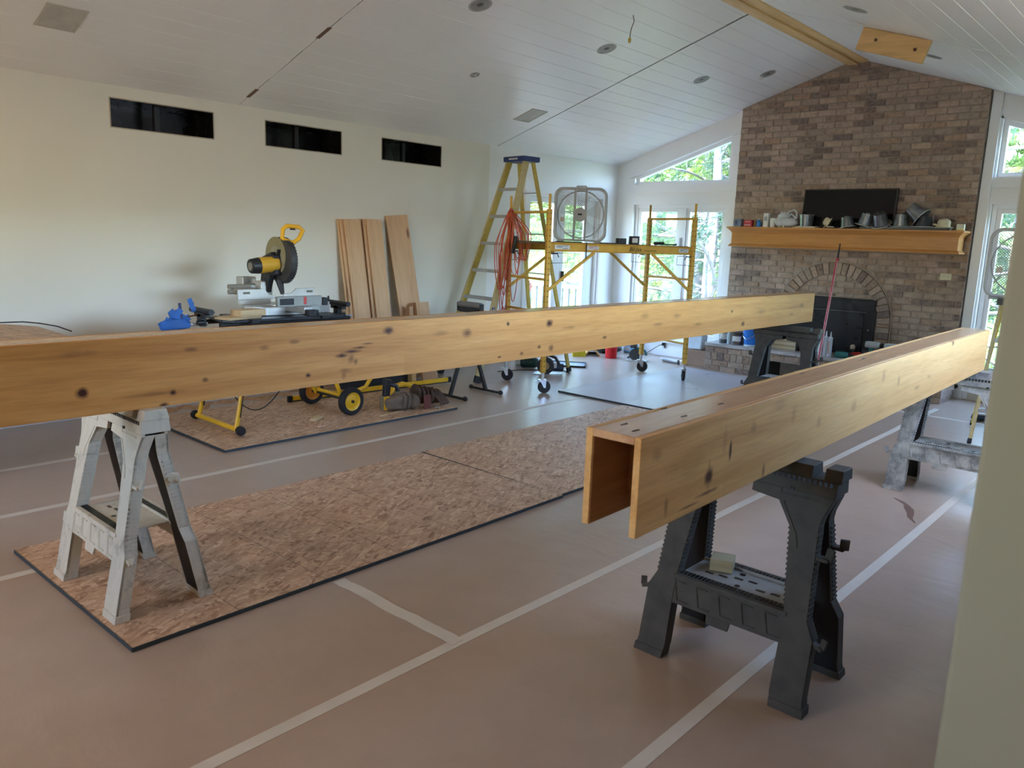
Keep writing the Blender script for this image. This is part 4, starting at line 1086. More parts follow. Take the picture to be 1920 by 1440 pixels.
# ------------------------------------------------------------------ stepladders
def stepladder(lab, H, wb, wt, sb, sf, loc, rz, nst, railc, rear_c, cap, stepc, logo=True, group='yellow stepladders'):
    """front rails at -y, rear rails at +y; wb/wt outer widths, sf/sb reach of the feet"""
    o = thing('stepladder', lab, 'ladder', loc, rz, group); top = H - .05
    def fr(s, t, f=1): return Vector((s * (wb/2 + (wt/2 - wb/2) * t), (-sf * (1 - t) - .05 * t), top * t))
    def rr(s, t): return Vector((s * (wb/2 * .94 + (wt/2 * .82 - wb/2 * .94) * t), (sb * (1 - t) + .07 * t), top * t))
    for s in (-1, 1):
        a, b_ = fr(s, .012), fr(s, 1.0); d = (b_ - a).normalized()
        q = MB(); q.bar(a, b_, .022, .078, up=(0, 1, 0)); L = q.build('front_rail', railc, o, .002)
        # darker channel face on the inside of the rail
        q = MB(); off = Vector((-s * .0125, 0, 0)); q.bar(a + off, b_ + off, .004, .055, up=(0, 1, 0)); q.build('channel', rear_c, L)
        MB().bar(fr(s, 0) + Vector((0, 0, .002)), fr(s, .03), .03, .085, up=(0, 1, 0)).build('foot', rubber, L, .002)
        q = MB(); q.bar(rr(s, .012), rr(s, 1), .020, .045, up=(0, 1, 0)); R_ = q.build('rear_rail', rear_c, o, .002)
        MB().bar(rr(s, 0) + Vector((0, 0, .002)), rr(s, .025), .028, .055, up=(0, 1, 0)).build('foot', rubber, R_, .002)
        # knee braces at the lowest steps and spreader bar
        t1 = 1 / (nst + 1)
        MB().bar(fr(s * .9, t1 * 2) + Vector((-s * .12, 0, 0)), fr(s, t1 * 2 - .08), .012, .004).build('knee_brace', stepc, o)
        p, r_ = fr(s, .62), rr(s, .62); mid = (p + r_) / 2 + Vector((0, 0, -.02))
        MB().bar(p, mid, .004, .02, up=(1, 0, 0)).bar(mid, r_, .004, .02, up=(1, 0, 0)).build('spreader', stepc, o)
    for k in range(1, nst + 1):
        t = k / (nst + 1); a, b_ = fr(-1, t), fr(1, t)
        q = MB(); q.box(a.x + .01, b_.x - .01, a.y - .035, a.y + .045, a.z - .003, a.z + .003); q.box(a.x + .01, b_.x - .01, a.y - .037, a.y - .032, a.z - .028, a.z + .003)
        st = q.build('step', stepc, o, .001)
        q = MB()
        for j in range(5): q.box(a.x + .02, b_.x - .02, a.y - .028 + j * .014, a.y - .024 + j * .014, a.z + .003, a.z + .0045)
        q.build('tread_ribs', stepc, st)
    nr = max(3, nst - 2)
    for k in range(nr):
        t = .10 + .76 * k / (nr - 1) if nr > 1 else .4
        a, b_ = rr(-1, t), rr(1, t); MB().bar(a, b_, .028, .014, up=(0, 0, 1)).build('rear_bar', stepc, o, .001)
    q = MB(); W_ = wt / 2 + .03
    q.prism([(-.11, H - .055), (.12, H - .055), (.125, H - .004), (.115, H), (-.105, H), (-.115, H - .006)], 0, -W_, W_)
    cp = q.build('top_cap', cap, o, .006)
    MB().box(-.07, .07, -.118, -.114, H - .035, H - .02).build('cap_sticker', stw, cp)
    for x, y in ((-.1, .03), (.1, .03), (0, -.04)): MB().cyl((x, y, H - .001), (x, y, H + .0008), .014, n=12).build('cap_hole', dark_steel, cp)
    if logo:
        a = fr(1, .24); b_ = fr(1, .34); m_ = (a + b_) / 2; d = (b_ - a).normalized()
        for (rr_, mm_, e) in ((1.0, stb, 0), (.82, stw, .0006), (.55, str_, .0012)):
            q = MB(); P = []
            for k in range(24):
                u = 2 * PI * k / 24; P.append(m_ + d * (.115 * rr_ * math.cos(u)) + Vector((0, 1, 0)).cross(Vector((1,0,0))).cross(Vector((0,0,0))) + Vector((0, .024 * rr_ * math.sin(u), 0)))
            q.poly([p + Vector((.0114 + e, 0, 0)) for p in P], [p + Vector((.0120 + e, 0, 0)) for p in P]); q.build('oval_sticker', mm_, o)
            q = MB(); q.poly([Vector((p.x + (p.y - m_.y), m_.y - .0395 - e + (p.z - m_.z) * d.y / d.z, p.z)) for p in P], [Vector((p.x + (p.y - m_.y), m_.y - .0401 - e + (p.z - m_.z) * d.y / d.z, p.z)) for p in P]); q.build('oval_sticker', mm_, o)
    return o
fib = plain('fibreglass_front', (.52, .42, .20), .45, var=.12, scale=30); fib2 = plain('fibreglass_yellow', (.56, .42, .09), .45, var=.12, scale=30)
bluec = plain('blue_cap', (.03, .05, .16), .45); greyc = plain('grey_cap', (.12, .12, .12), .5)
# feet: front (-6.24,5.78) (-5.58,5.67), rear (-5.93,6.95) (-5.52,7.01)
fa, fb_ = Vector((-6.24, 5.80, 0)), Vector((-5.58, 5.64, 0)); ra, rb = Vector((-6.0, 7.12, 0)), Vector((-5.50, 7.02, 0))
fm, rm_ = (fa + fb_) / 2, (ra + rb) / 2; dy_ = (rm_ - fm).normalized()
lrz = math.atan2(-dy_.x, dy_.y); Lsp = (rm_ - fm).length
lc = fm + dy_ * (Lsp * .58)
stepladder('tall yellow fibreglass stepladder with a blue cap behind the scaffold', 2.335, .66, .27, Lsp * .42, Lsp * .58, tuple(lc), lrz, 7, fib, fib2, bluec, alu)
stepladder('small yellow stepladder carrying a fan, half hidden behind the pillar', 1.145, .46, .28, .40, .42, (-1.22, 7.45, 0), math.radians(12), 3, fib, plain('fibreglass_bright', (.70, .52, .06), .45), greyc, alu, False)

# orange extension cord hung over the scaffold post and ladder
cordm = plain('orange_cord', (.58, .12, .05), .5); cordr = plain('red_cord', (.42, .07, .05), .5)
hx, hy_ = (Matrix.Translation(sc_c) @ Matrix.Rotation(rzs, 4, 'Z') @ Vector((-WID/2, -LEN/2, 0))).to_2d()
cord = thing('extension_cord', 'coiled orange and red extension cord hanging from the scaffold post by the tall ladder', 'cord', (hx, hy_, 0))
rd = random.Random(9)
RT = Vector((.739, .672, 0)); BK = Vector((.656, -.73, 0))    # across and towards the room
for i in range(17):
    hang = rd.uniform(.55, .98) if i % 3 else rd.uniform(.85, 1.05); wd = rd.uniform(.05, .13); cxo = rd.uniform(-.10, -.02) if i % 4 else rd.uniform(.04, .12)
    if i >= 12: hang = rd.uniform(.38, .55); cxo = rd.uniform(.08, .17); wd = rd.uniform(.07, .12)
    top = Vector((0, 0, 1.735 + rd.uniform(-.02, .05))); P = []
    for k in range(26):
        u = 2 * PI * k / 26; sx = math.sin(u); cz_ = (1 - math.cos(u)) / 2
        spread = math.sin(PI * min(1, cz_ * 1.15)) if cz_ < .87 else math.sin(PI * min(1, cz_ * 1.15)) * .8
        off = cxo * min(1, cz_ * 2.2)
        P.append(top + RT * (off + wd * sx * (.35 + .65 * cz_ ** .5) * (1 - .55 * cz_)) + BK * (.05 + .02 * math.cos(u * 2 + i) + i * .003) + Vector((0, 0, -hang * cz_)))
    MB().tube(P, .0048, 6, True).build('cord_loop', cordm if i % 3 else cordr, cord)
MB().tube([RT * .06 + BK * .10 + Vector((0, 0, 1.50)), RT * .05 + BK * .11 + Vector((0, 0, 1.42)), RT * .03 + BK * .10 + Vector((0, 0, 1.33))], .02, 10).build('plug_end', blackp, cord)
MB().tube([RT * -.06 + BK * .08 + Vector((0, 0, .80)), RT * -.03 + BK * .08 + Vector((0, 0, .74)), RT * 0 + BK * .08 + Vector((0, 0, .70)), RT * .01 + BK * .08 + Vector((0, 0, .66))], .006, 6).build('cord_tail', cordr, cord)

# ------------------------------------------------------------------ mitre saw on its rolling stand (local x = along the wall, local -y = towards the room)
RZ = PI / 2
st = thing('saw_stand', 'yellow wheeled folding stand carrying the mitre saw', 'saw stand', (-5.43, 3.28, .0185), RZ)
def T_(m, pts, r=.016, par=st, mat=ylw_tool, nm='tube', n=10): return MB().tube(pts, r, n).build(nm, mat, par)
for y in (-.28, .28):
    MB().tube([(-.30, y * .7, .76), (-.44, y * .95, .30), (-.50, y, .02 + .02)], .017, 10).build('leg', ylw_tool, st)
    MB().bar((-.425, y * .93 - .018, .37), (-.475, y * .97 - .018, .12), .004, .022, up=(0, 1, 0)).build('leg_decal', blackp, st)
MB().cyl((-.50, -.33, .036), (-.50, .33, .036), .018, n=12).build('foot_bar', ylw_tool, st)
for y in (-.34, .34): MB().lathe([(.026, -.03), (.034, -.012), (.034, .012), (.026, .03)], n=18, M=Matrix.Translation((-.50, y, .036)) @ Matrix.Rotation(PI/2, 4, 'X')).build('foot_cap', rubber, st)
orange_hub = plain('orange_hub', (.62, .25, .03), .4)
for y, hubm in ((-.29, ylw_tool), (.27, orange_hub)):
    Mw = Matrix.Translation((.50, y, .115)) @ Matrix.Rotation(PI/2, 4, 'X')
    wv = MB().lathe([(.076, -.028), (.10, -.030), (.112, -.020), (.115, 0), (.112, .020), (.10, .030), (.076, .028)], n=36, M=Mw, ring=True).build('wheel', rubber, st)
    MB().lathe([(.0, -.018), (.03, -.022), (.055, -.012), (.070, -.022), (.078, -.024), (.078, .024), (.070, .022), (.055, .012), (.03, .022), (0, .018)], n=30, M=Mw).build('wheel_hub', hubm, wv)
    MB().cyl((.50, y - .032, .115), (.50, y + .032, .115), .012, n=12).build('axle_cap', blackp, wv)
MB().cyl((.50, -.26, .115), (.50, .24, .115), .009, n=10).build('axle', dark_steel, st)
MB().tube([(.50, .20, .115), (.46, .18, .16), (.42, .16, .30), (.36, .16, .50), (.30, .16, .76)], .017, 10).build('wheel_arm', ylw_tool, st)
MB().tube([(.50, -.20, .13), (.46, -.20, .17), (.41, -.19, .30), (.34, -.18, .55), (.30, -.18, .76)], .017, 10).build('wheel_arm', ylw_tool, st)
MB().tube([(.50, -.20, .17), (.62, -.22, .18), (.70, -.22, .20), (.78, -.22, .30), (.82, -.22, .36), (.82, -.10, .40), (.82, .12, .40)], .017, 10).build('push_handle', ylw_tool, st)
MB().tube([(.50, .20, .14), (.53, .10, .13), (.55, -.02, .12), (.53, -.14, .13), (.50, -.2, .17)], .015, 10).build('cross_tube', ylw_tool, st)
MB().tube([(-.52, .13, .775), (.60, .13, .775)], .018, 10).build('rail', blackp, st)
MB().tube([(-.52, -.13, .775), (.60, -.13, .775)], .018, 10).build('rail', blackp, st)
q = MB(); 
for x in (-.30, .30): q.box(x - .03, x + .03, -.24, .24, .79, .815)
q.build('mount_bracket', blackp, st, .003)
MB().prism([(-.50, -.12), (-.44, -.20), (.48, -.22), (.52, -.12), (.48, .16), (-.46, .16)], 2, .792, .812).build('base_pan', plain('pan_black', (.025, .028, .035), .35), st, .004)
for x, z in ((-.59, .872), (.58, .885)):
    o = MB().cyl((x, -.15, z), (x, .15, z), .021, n=14).build('work_support', blackp, st)
    MB().box(x - .022, x + .022, -.09, .07, z - .045, z - .012).build('support_yoke', blackp, o, .003)
    MB().box(x - .022, x + .022, -.03, .03, .76, z - .02).build('support_post', blackp, o, .003)
    MB().cyl((x - .05 * (1 if x < 0 else -1), -.03, .79), (x + .0, -.03, .79), .018, n=12).build('clamp_knob', blackp, o, .002)
    MB().bar((x, .12, z - .015), (x + .01, .145, z + .045), .012, .022).build('stop_flag', blackp, o)
MB().tube([(-.55, 0, .775), (-.66, .0, .775), (-.70, .06, .775), (-.86, .06, .775)], .013, 8).tube([(.60, 0, .775), (.72, 0, .775)], .013, 8).build('extension_bar', alu, st)

saw = thing('mitre_saw', 'large yellow and black sliding mitre saw with its head raised', 'saw', (-5.46, 3.385, .832), RZ)
sil = plain('saw_cast_alu', (.50, .50, .47), .4, .5, .15); lgt = plain('saw_fence_silver', (.66, .65, .60), .4, .2)
MB().prism([(-.33, .02), (-.30, .12), (-.12, .16), (.12, .16), (.30, .12), (.33, .02), (.30, -.05), (.12, -.09), (-.12, -.09), (-.30, -.05)], 2, 0, .075).build('base', sil, saw, .006)
MB().lathe([(.0, .07), (.155, .07), (.155, .082), (0, .082)], c=(0, .02, 0), n=36).build('turntable', alu, saw)
MB().prism([(-.05, -.05), (.05, -.05), (.035, -.33), (-.035, -.33)], 2, .03, .082).build('table_arm', alu, saw, .004)
MB().prism([(-.03, -.30), (.03, -.30), (.045, -.40), (0, -.42), (-.045, -.40)], 2, .015, .065).build('bevel_handle', blackp, saw, .006)
q = MB(); q.prism([(-.33, .078), (-.06, .078), (-.06, .11), (-.33, .11)], 1, .10, .118); q.build('fence_base', lgt, saw, .002)
MB().prism([(.06, .078), (.34, .078), (.34, .11), (.06, .11)], 1, .10, .118).build('fence_base', lgt, saw, .002)
MB().prism([(-.34, .112), (-.02, .112), (-.02, .135), (-.07, .145), (-.12, .19), (-.34, .19)], 1, .095, .110).build('fence', lgt, saw, .002)
MB().prism([(.34, .112), (.05, .112), (.05, .145), (.13, .155), (.17, .19), (.34, .19)], 1, .095, .110).build('fence', lgt, saw, .002)
for x in (-.27, .29): MB().box(x - .028, x + .028, .0925, .0945, .155, .172).build('fence_window', plain('fence_slot', (.16, .15, .10), .5), saw)
for x in (-.09, .02): pass
# slide tubes and arm behind the fence
for z in (.17, .225): MB().cyl((-.09 , .14, z), (-.09, .46, z), .017, n=14).build('slide_rail', chrome, saw)
MB().box(-.15, -.03, .36, .47, .08, .27).build('pivot_housing', sil, saw, .01)
MB().box(-.14, -.04, .10, .20, .14, .25).build('slide_carriage', sil, saw, .01)
MB().box(-.35, -.15, .13, .20, .15, .20).build('dust_elbow', plain('grey_tan_plastic', (.26, .23, .18), .5), saw, .018)
MB().cyl((-.38, .165, .21), (-.20, .165, .21), .018, n=12).cyl((-.38, .165, .17), (-.2, .165, .17), .018, n=12).build('guide_tubes', plain('grey_tan_plastic', (.26, .23, .18), .5), saw)
MB().prism([(.10, .16), (.19, .20), (.15, .44), (.02, .48), (.04, .30)], 0, -.10, -.055).build('swing_arm', blackp, saw, .006)
# blade guard: upper disc housing seen nearly edge on, with ribbed rim
gm = plain('guard_charcoal', (.045, .045, .045), .5, var=.3); gs = plain('guard_dusty', (.26, .24, .17), .55, var=.25)
gc = (0, .02, .42)
Mg = Matrix.Translation((.0, .02, .415)) @ Matrix.Rotation(PI/2, 4, 'Y')
g_ = MB().lathe([(0, -.030), (.150, -.034), (.172, -.026), (.178, 0), (.172, .026), (.150, .034), (.11, .030), (.0, .026)], n=48, M=Mg).build('blade_guard', gm, saw)
q = MB()
for k in range(46):
    a = 2 * PI * k / 46 + .2
    if -2.2 < (a % (2 * PI)) - PI < 2.4: q.obox((0, .02 + .1765 * math.cos(a), .415 + .1765 * math.sin(a)), .050, .005, .008, rx=a)
q.build('guard_ribs', gm, g_)['kind'] = 'stuff'
MB().lathe([(0, -.040), (.105, -.040), (.115, -.032), (.115, -.028), (0, -.028)], n=40, M=Matrix.Translation((0, .045, .42)) @ Matrix.Rotation(PI/2, 4, 'Y')).build('guard_side', gs, g_)
MB().lathe([(0, -.038), (.13, -.0385), (.145, -.034), (0, -.03)], n=40, M=Matrix.Translation((0, .065, .45)) @ Matrix.Rotation(PI/2, 4, 'Y')).build('yellow_rim', plain('dusty_yellow', (.24, .21, .11), .5), g_)
MB().bar((-.05, -.02, .50), (-.05, .06, .30), .012, .035, up=(1, 0, 0)).build('guard_link', blackp, g_, .003)
MB().cyl((-.03, .02, .26), (-.03, -.02, .16), .03, .015, 12).build('lower_bracket', blackp, saw)
MB().cyl((-.21, .02, .375), (-.05, .02, .39), .062, .058, 24).build('motor', plain('motor_amber', (.62, .34, .03), .45), saw, .004)
mc = MB().cyl((-.275, .02, .370), (-.205, .02, .375), .054, .063, 24).build('motor_cap', blackp, saw, .006)
MB().cyl((-.277, .02, .370), (-.274, .02, .370), .032, n=20).build('cap_vent', plain('vent_grey', (.22, .2, .17), .5), mc)
MB().box(-.10, -.04, -.02, .07, .30, .46).build('gear_case', blackp, saw, .012)
# D handle
hp = [(-.03, -.03, .585), (-.025, -.035, .655), (.0, -.05, .68), (.085, -.08, .675), (.115, -.09, .65), (.085, -.08, .585), (.045, -.07, .555), (.0, -.05, .565)]
MB().tube(hp, .017, 10, True).build('handle', plain('handle_amber', (.78, .42, .02), .4), saw)
MB().box(.02, .06, -.075, -.055, .65, .662).build('trigger', blackp, saw, .003)
# lumber on the stand
pinem = wood('offcut_pine', (.52, .36, .18), (.62, .45, .25), (.70, .54, .33), 'Y', .6)
def block(lab, loc, rz, sx, sy, sz, m=pinem, name='wood_offcut', tilt=0, group='offcuts on the saw stand', parts=True):
    o = MB().box(-sx/2, sx/2, -sy/2, sy/2, 0, sz).build(name, m, None, .002); o.location = loc; o.rotation_euler = (0, tilt, rz); return tag(o, lab, 'wood piece', group)
block('wide thin pine offcut on the left arm of the saw stand', (-5.33, 2.92, .832), .25, .16, .30, .02)
block('thick pine block stacked on the wide offcut left of the mitre saw', (-5.31, 2.99, .8525), .15, .12, .22, .045)
block('narrow pine stick lying across the saw table', (-5.42, 3.47, .918), 1.15, .30, .05, .018)
t = thing('fence_extension', 'grey metal box-section work stop with a red label on the saw table', 'tool', (-5.25, 3.36, .915), RZ)
MB().box(-.19, .20, -.04, -.01, .0, .075).build('body', plain('grey_extrusion', (.27, .27, .25), .4, .4), t, .002); MB().box(-.17, -.05, -.0415, -.04, .012, .06).build('slot', blackp, t); MB().box(.035, .06, -.0415, -.04, .012, .07).build('red_label', str_, t)
MB().box(.20, .24, -.06, .0, .0, .06).build('end_clamp', blackp, t, .004)
t = thing('metal_block', 'plain grey metal block at the right end of the saw table', 'block', (-5.47, 3.68, .832), RZ); MB().box(-.09, .11, -.03, .03, 0, .085).build('body', plain('grey_block', (.33, .32, .30), .5), t, .002)
# blue masking tape strips stuck on the wall side of the stand
bt = plain('blue_tape', (.03, .13, .42), .55)
t = thing('blue_tape_bundle', 'crumpled bundle of blue painter tape strips left of the saw stand', 'tape', (-5.45, 2.50, 0))
rd = random.Random(2)
for k in range(9):
    a = rd.uniform(-1.1, 1.2); L = rd.uniform(.07, .12); c = Vector((0, rd.uniform(-.07, .07), .79 + rd.uniform(-.0, .03))); d = Vector((rd.uniform(-.1, .1), math.sin(a), math.cos(a))).normalized()
    n_ = d.cross(Vector((1, 0, 0))).normalized() * .022
    q = MB(); q.poly([c - n_, c + n_, c + n_ + d * L, c - n_ + d * L], [p + Vector((.0015, 0, 0)) for p in (c - n_, c + n_, c + n_ + d * L, c - n_ + d * L)]); q.build('tape_tab', bt, t)
q = MB(); q.obox((0, .13, .93), .002, .035, .10, rx=.35); q.build('tape_tab', bt, t); MB().obox((.005, .045, .89), .002, .022, .12, rx=.1).build('tape_tab', plain('navy_tape', (.02, .03, .10), .5), t)
MB().blob((.0, .0, .80), .03, .12, .045, 3, .25).build('tape_wad', bt, t)
MB().tube([(0, .10, .85), (0, .20, .865), (0, .30, .87)], .006, 6).build('hanging_wire', plain('brown_wire', (.16, .08, .04), .6), t)
# black cord looping under the stand
t = thing('power_cord', 'black power cord looping under the saw stand', 'cord', (-5.6, 3.1, 0)); P = []
for k in range(15):
    u = k / 14; P.append((-.0 - .0 * u, -.18 + .62 * u, .36 - .30 * math.sin(PI * (u ** .9)) + (.12 if u > .9 else 0) * (u - .9) * 8))
MB().tube(P, .0045, 6).build('cable', blackp, t)

# ------------------------------------------------------------------ things lying on the strand board under the stand
osbm = OSB
o = block('square strand board offcut on the floor by the stand wheel', (-5.13, 3.46, .019), .35, .30, .36, .012, osbm, 'wood_offcut', 0, 'offcuts on the floor')
block('second strand board offcut under the square one, turned aside', (-5.03, 3.52, .0118), -.25, .22, .30, .0006 + .0, osbm, 'wood_offcut', 0, 'offcuts on the floor') if False else None
block('small pine block on the square strand board offcut', (-5.14, 3.45, .0312), .5, .05, .13, .02, pinem, 'wood_offcut', 0, 'offcuts on the floor')
block('thin pine strip on the strand board before the nail gun', (-4.97, 4.06, .019), .1, .018, .26, .008, pinem, 'wood_offcut', 0, 'offcuts on the floor')
t = thing('nail_gun', 'yellow and black cordless nailer standing on its nose by the wheel', 'nail gun', (-5.12, 4.11, .0185), math.radians(65))
MB().box(-.035, .035, -.05, .05, 0, .12).build('magazine', plain('tan_case', (.24, .19, .13), .6), t, .008)
MB().prism([(-.02, .01), (.05, .01), (.055, .10), (.02, .13), (-.02, .12)], 1, -.052, -.058).build('nose_cover', ylw_tool, t, .003)
MB().cyl((.01, 0, .12), (.02, 0, .26), .032, .036, 18).build('motor_head', blackp, t, .006)
MB().tube([(.03, 0, .22), (.10, 0, .20), (.12, 0, .12), (.10, 0, .05)], .019, 10).build('grip', blackp, t)
MB().box(.075, .155, -.03, .03, .0, .045).build('battery', blackp, t, .005); MB().box(.075, .10, -.034, -.030, .02, .13).build('yellow_trim', ylw_tool, t, .002); MB().box(.12, .145, -.034, -.030, .03, .12).build('yellow_trim', ylw_tool, t, .002)
leather = plain('leather_brown', (.075, .045, .03), .6, var=.35, scale=10, bs=.3); canvas = plain('canvas_tan', (.16, .12, .085), .8, var=.35, scale=10, bs=.5); leather2 = plain('leather_red', (.13, .04, .03), .5, var=.2)
t = thing('tool_belt', 'crumpled brown leather tool belt with canvas pouches on the strand board', 'tool belt', (-5.02, 4.36, .0185), math.radians(85))
MB().blob((-.16, .0, .075), .14, .09, .075, 1, .18, 20, 12).build('canvas_pouch', canvas, t)
MB().blob((-.04, -.02, .065), .06, .06, .065, 8, .12, 16, 10).build('pouch_end', canvas, t)
for k in range(3): MB().tube([(-.20 + k * .05, -.10, .03), (-.19 + k * .05, -.095, .08), (-.17 + k * .05, -.07, .125), (-.16 + k * .05, .0, .15)], .005, 6).build('seam_strap', leather, t)
for k in range(6):
    x = .02 + k * .045; MB().blob((x, .02, .115 - k * .008), .026, .085, .085 - k * .005, 20 + k, .12, 14, 10, None).build('belt_loop_fold', leather, t)
MB().prism([(.03, .0), (.10, .005), (.095, .12), (.02, .125)], 1, -.10, -.085).build('red_flap', leather2, t, .006)
for k in range(3): MB().tube([(.16 + k * .035, -.02, .12), (.20 + k * .035, -.06, .07), (.23 + k * .03, -.09, .02)], .016, 8).build('holster', leather, t)
MB().tube([(.11, -.13, .006), (.14, -.12, .012), (.17, -.13, .006), (.15, -.15, .006)], .005, 6).build('buckle', chrome, t)
MB().tube([(.10, .10, .12), (.20, .13, .125), (.29, .16, .12), (.31, .165, .12)], .007, 6).build('strap', blackp, t)
# long yellow level and dark tray by the wall
t = thing('spirit_level', 'long yellow spirit level with black ends lying along the left wall', 'level', (-5.80, 4.55, .0185), math.radians(-4.5))
MB().box(-.012, .012, -.86, .86, .001, .05).build('body', ylw_tool, t, .002); MB().box(-.014, .014, -.90, -.86, 0, .053).build('end_cap', rubber, t, .002); MB().box(-.014, .014, .86, .90, 0, .053).build('end_cap', rubber, t, .002)
MB().box(.012, .0125, -.86, .86, .001, .012).build('dark_base', blackp, t)
t = thing('metal_tray', 'long dark metal tray standing on edge against the left wall', 'tray', (-6.015, 4.70, 0), math.radians(-2))
MB().box(0, .012, -.40, .40, .001, .20).build('back', plain('tray_dark', (.03, .033, .036), .35, .3), t, .002); MB().box(0, .07, -.40, .40, .19, .20).box(0, .07, -.40, .40, .001, .008).build('lip', dark_steel, t); MB().box(0, .08, .40, .45, .0, .22).build('wooden_end', bw, t, .003)
t = thing('bent_tube', 'bent yellow tube handle on the floor behind the tool belt', 'tube', (-5.45, 4.62, .0185), math.radians(80))
MB().tube([(-.16, 0, .02), (-.12, 0, .10), (-.04, 0, .12), (.04, 0, .10), (.10, 0, .05)], .022, 10).build('tube', ylw_tool, t)
# sawdust along the wall
m_, nt2, b2_ = base('sawdust', (.40, .22, .11), .95); nt2.links.new(ramp(nt2, noise(nt2, coords(nt2), 30, 4), [(.3, (.34, .17, .085)), (.7, (.52, .33, .18))]), b2_.inputs['Base Color'])
q = MB(); rd = random.Random(6); nn = 60; vs = []
for i in range(nn + 1):
    y = 2.15 + 2.35 * i / nn; w_ = .10 + .07 * math.sin(i * .9) + .05 * math.sin(i * .37); h = .012 + .010 * abs(math.sin(i * .7))
    for (dx, z) in ((0, .0), (w_ * .3, h), (w_ * .7, h * .7), (w_, 0)): vs.append((-6.30 + dx, y + rd.uniform(-.01, .01), z + .0005))
fs = [(i * 4 + k, i * 4 + k + 1, (i + 1) * 4 + k + 1, (i + 1) * 4 + k) for i in range(nn) for k in range(3)]
q.add(vs, fs); o = q.build('sawdust', m_); tag(o, 'drift of reddish sawdust along the left baseboard', 'sawdust', kind='stuff')

# ------------------------------------------------------------------ knotty boards leaning on the left wall
lb = wood('leaning_board_wood', (.52, .30, .155), (.63, .39, .215), (.70, .46, .27), 'Z', .6, autoknots=5.0, knotcol=(.12, .04, .025))
def lean(lab, ytop, ztop, foot_x, foot_dy, w_, t_=.02, name='leaning_board', rzf=0, cat='board', m=lb, xtop=-6.395, grp='knotty boards leaning on the left wall'):
    """board from its foot on the floor to the wall"""
    top = Vector((xtop + t_, ytop, ztop)); foot = Vector((foot_x, ytop + foot_dy, .002)); L = (top - foot).length
    zz = (top - foot).normalized(); yy = Vector((0, 1, 0)); xx = yy.cross(zz).normalized(); yy = zz.cross(xx)
    R_ = Matrix((xx, yy, zz)).transposed().to_4x4(); R_.translation = foot
    o = MB().box(-t_, 0, 0, w_, 0, L).build(name, m, None, .0015); o.matrix_world = R_ @ Matrix.Rotation(rzf, 4, 'Z'); return tag(o, lab, cat, grp)
lean('hindmost board of the left group leaning on the wall', 4.535, 1.60, -6.18, .06, .19, xtop=-6.395)
lean('second board from the wall in the left leaning group', 4.55, 1.60, -6.145, .06, .19, xtop=-6.368)
lean('broad knotty front board of the left pair leaning on the wall', 4.575, 1.60, -6.11, .06, .185, xtop=-6.340)
lean('hind board of the narrower right stack in the left leaning group', 4.775, 1.612, -6.15, .05, .20, xtop=-6.385)
lean('middle board of the right stack in the left leaning group', 4.80, 1.610, -6.12, .05, .20, xtop=-6.358)
lean('pale front board with two knots, rightmost of the left leaning group', 4.83, 1.607, -6.085, .05, .18, xtop=-6.330)
lean('single wide board leaning on the wall apart from the others', 5.115, 1.655, -6.15, .15, .285, xtop=-6.395)
lean('short thick offcut standing before the single wide board', 5.23, .76, -6.06, .0, .05, .05, xtop=-6.18)
lean('short pale offcut standing at the right foot of the single wide board', 5.30, .80, -6.0, .02, .17, .03, xtop=-6.14)
lean('lower short offcut at the far right behind the pale one', 5.42, .76, -6.04, .02, .12, .02, xtop=-6.20)
t = thing('red_pole', 'red plastic pole leaning between the leaning boards', 'pole', (-6.0, 5.05, 0)); MB().prism([(0, 0), (.05, 0), (.02, .86), (.005, .86)], 0, -.01, .01, Matrix.Rotation(math.radians(-20), 4, 'Y')).build('pole', plain('red_plastic', (.50, .05, .04), .45), t)
# ------------------------------------------------------------------ roller stand
t = thing('roller_stand', 'black folding roller stand with a grey roller before the tall ladder', 'roller stand', (-5.215, 5.18, 0))
for y in (-.225, .25):
    MB().tube([(-.20, y, .018), (.20, y, .018)], .013, 10).build('foot_bar', blackp, t)
    for x in (-.20, .20): MB().blob((x, y, .022), .026, .022, .022, 1, .0, 12, 8).build('foot_knob', rubber, t)
    MB().bar((0, y, .02), (0, y * .05, .62), .03, .03, up=(1, 0, 0)).build('leg', blackp, t, .002)
MB().cyl((0, .01, .50), (0, .01, .80), .013, n=12).build('post', chrome, t)
MB().box(-.12, .12, -.025, .045, .785, .825).build('yoke', blackp, t, .006)
MB().box(-.155, -.14, -.015, .035, .79, .872).box(.14, .155, -.015, .035, .79, .872).build('yoke_end', blackp, t, .004)
MB().cyl((-.14, .01, .855), (.14, .01, .855), .029, n=22).build('roller', plain('grey_roller', (.20, .19, .18), .4, .3), t, .002)
# OSB sheet on out-of-frame trestles at the far left
t = thing('strand_board_table', 'strand board sheet raised as a table top at the left wall', 'table', (-5.46, .6, 0))
q = MB(); nn = 14; vs = []
for i in range(nn + 1):
    y = -1.2 + 2.42 * i / nn; z = .815 - .05 * max(0, (y - .6) / .62) ** 2
    vs += [(-.60, y, z), (.61, y, z - .006), (.61, y, z - .018), (-.60, y, z - .012)]
fs = [(i * 4 + k, i * 4 + (k + 1) % 4, (i + 1) * 4 + (k + 1) % 4, (i + 1) * 4 + k) for i in range(nn) for k in range(4)] + [(0, 1, 2, 3), (nn * 4 + 3, nn * 4 + 2, nn * 4 + 1, nn * 4)]
q.add(vs, fs); q.build('top', OSB, t, smooth=0)
for y in (-1.0, -.1):
    for x in (-.5, .5): MB().bar((x, y, 0), (x * .8, y, .79), .04, .09).build('leg', pinem, t)
    MB().box(-.55, .55, y - .02, y + .02, .72, .79).build('cross_rail', pinem, t)
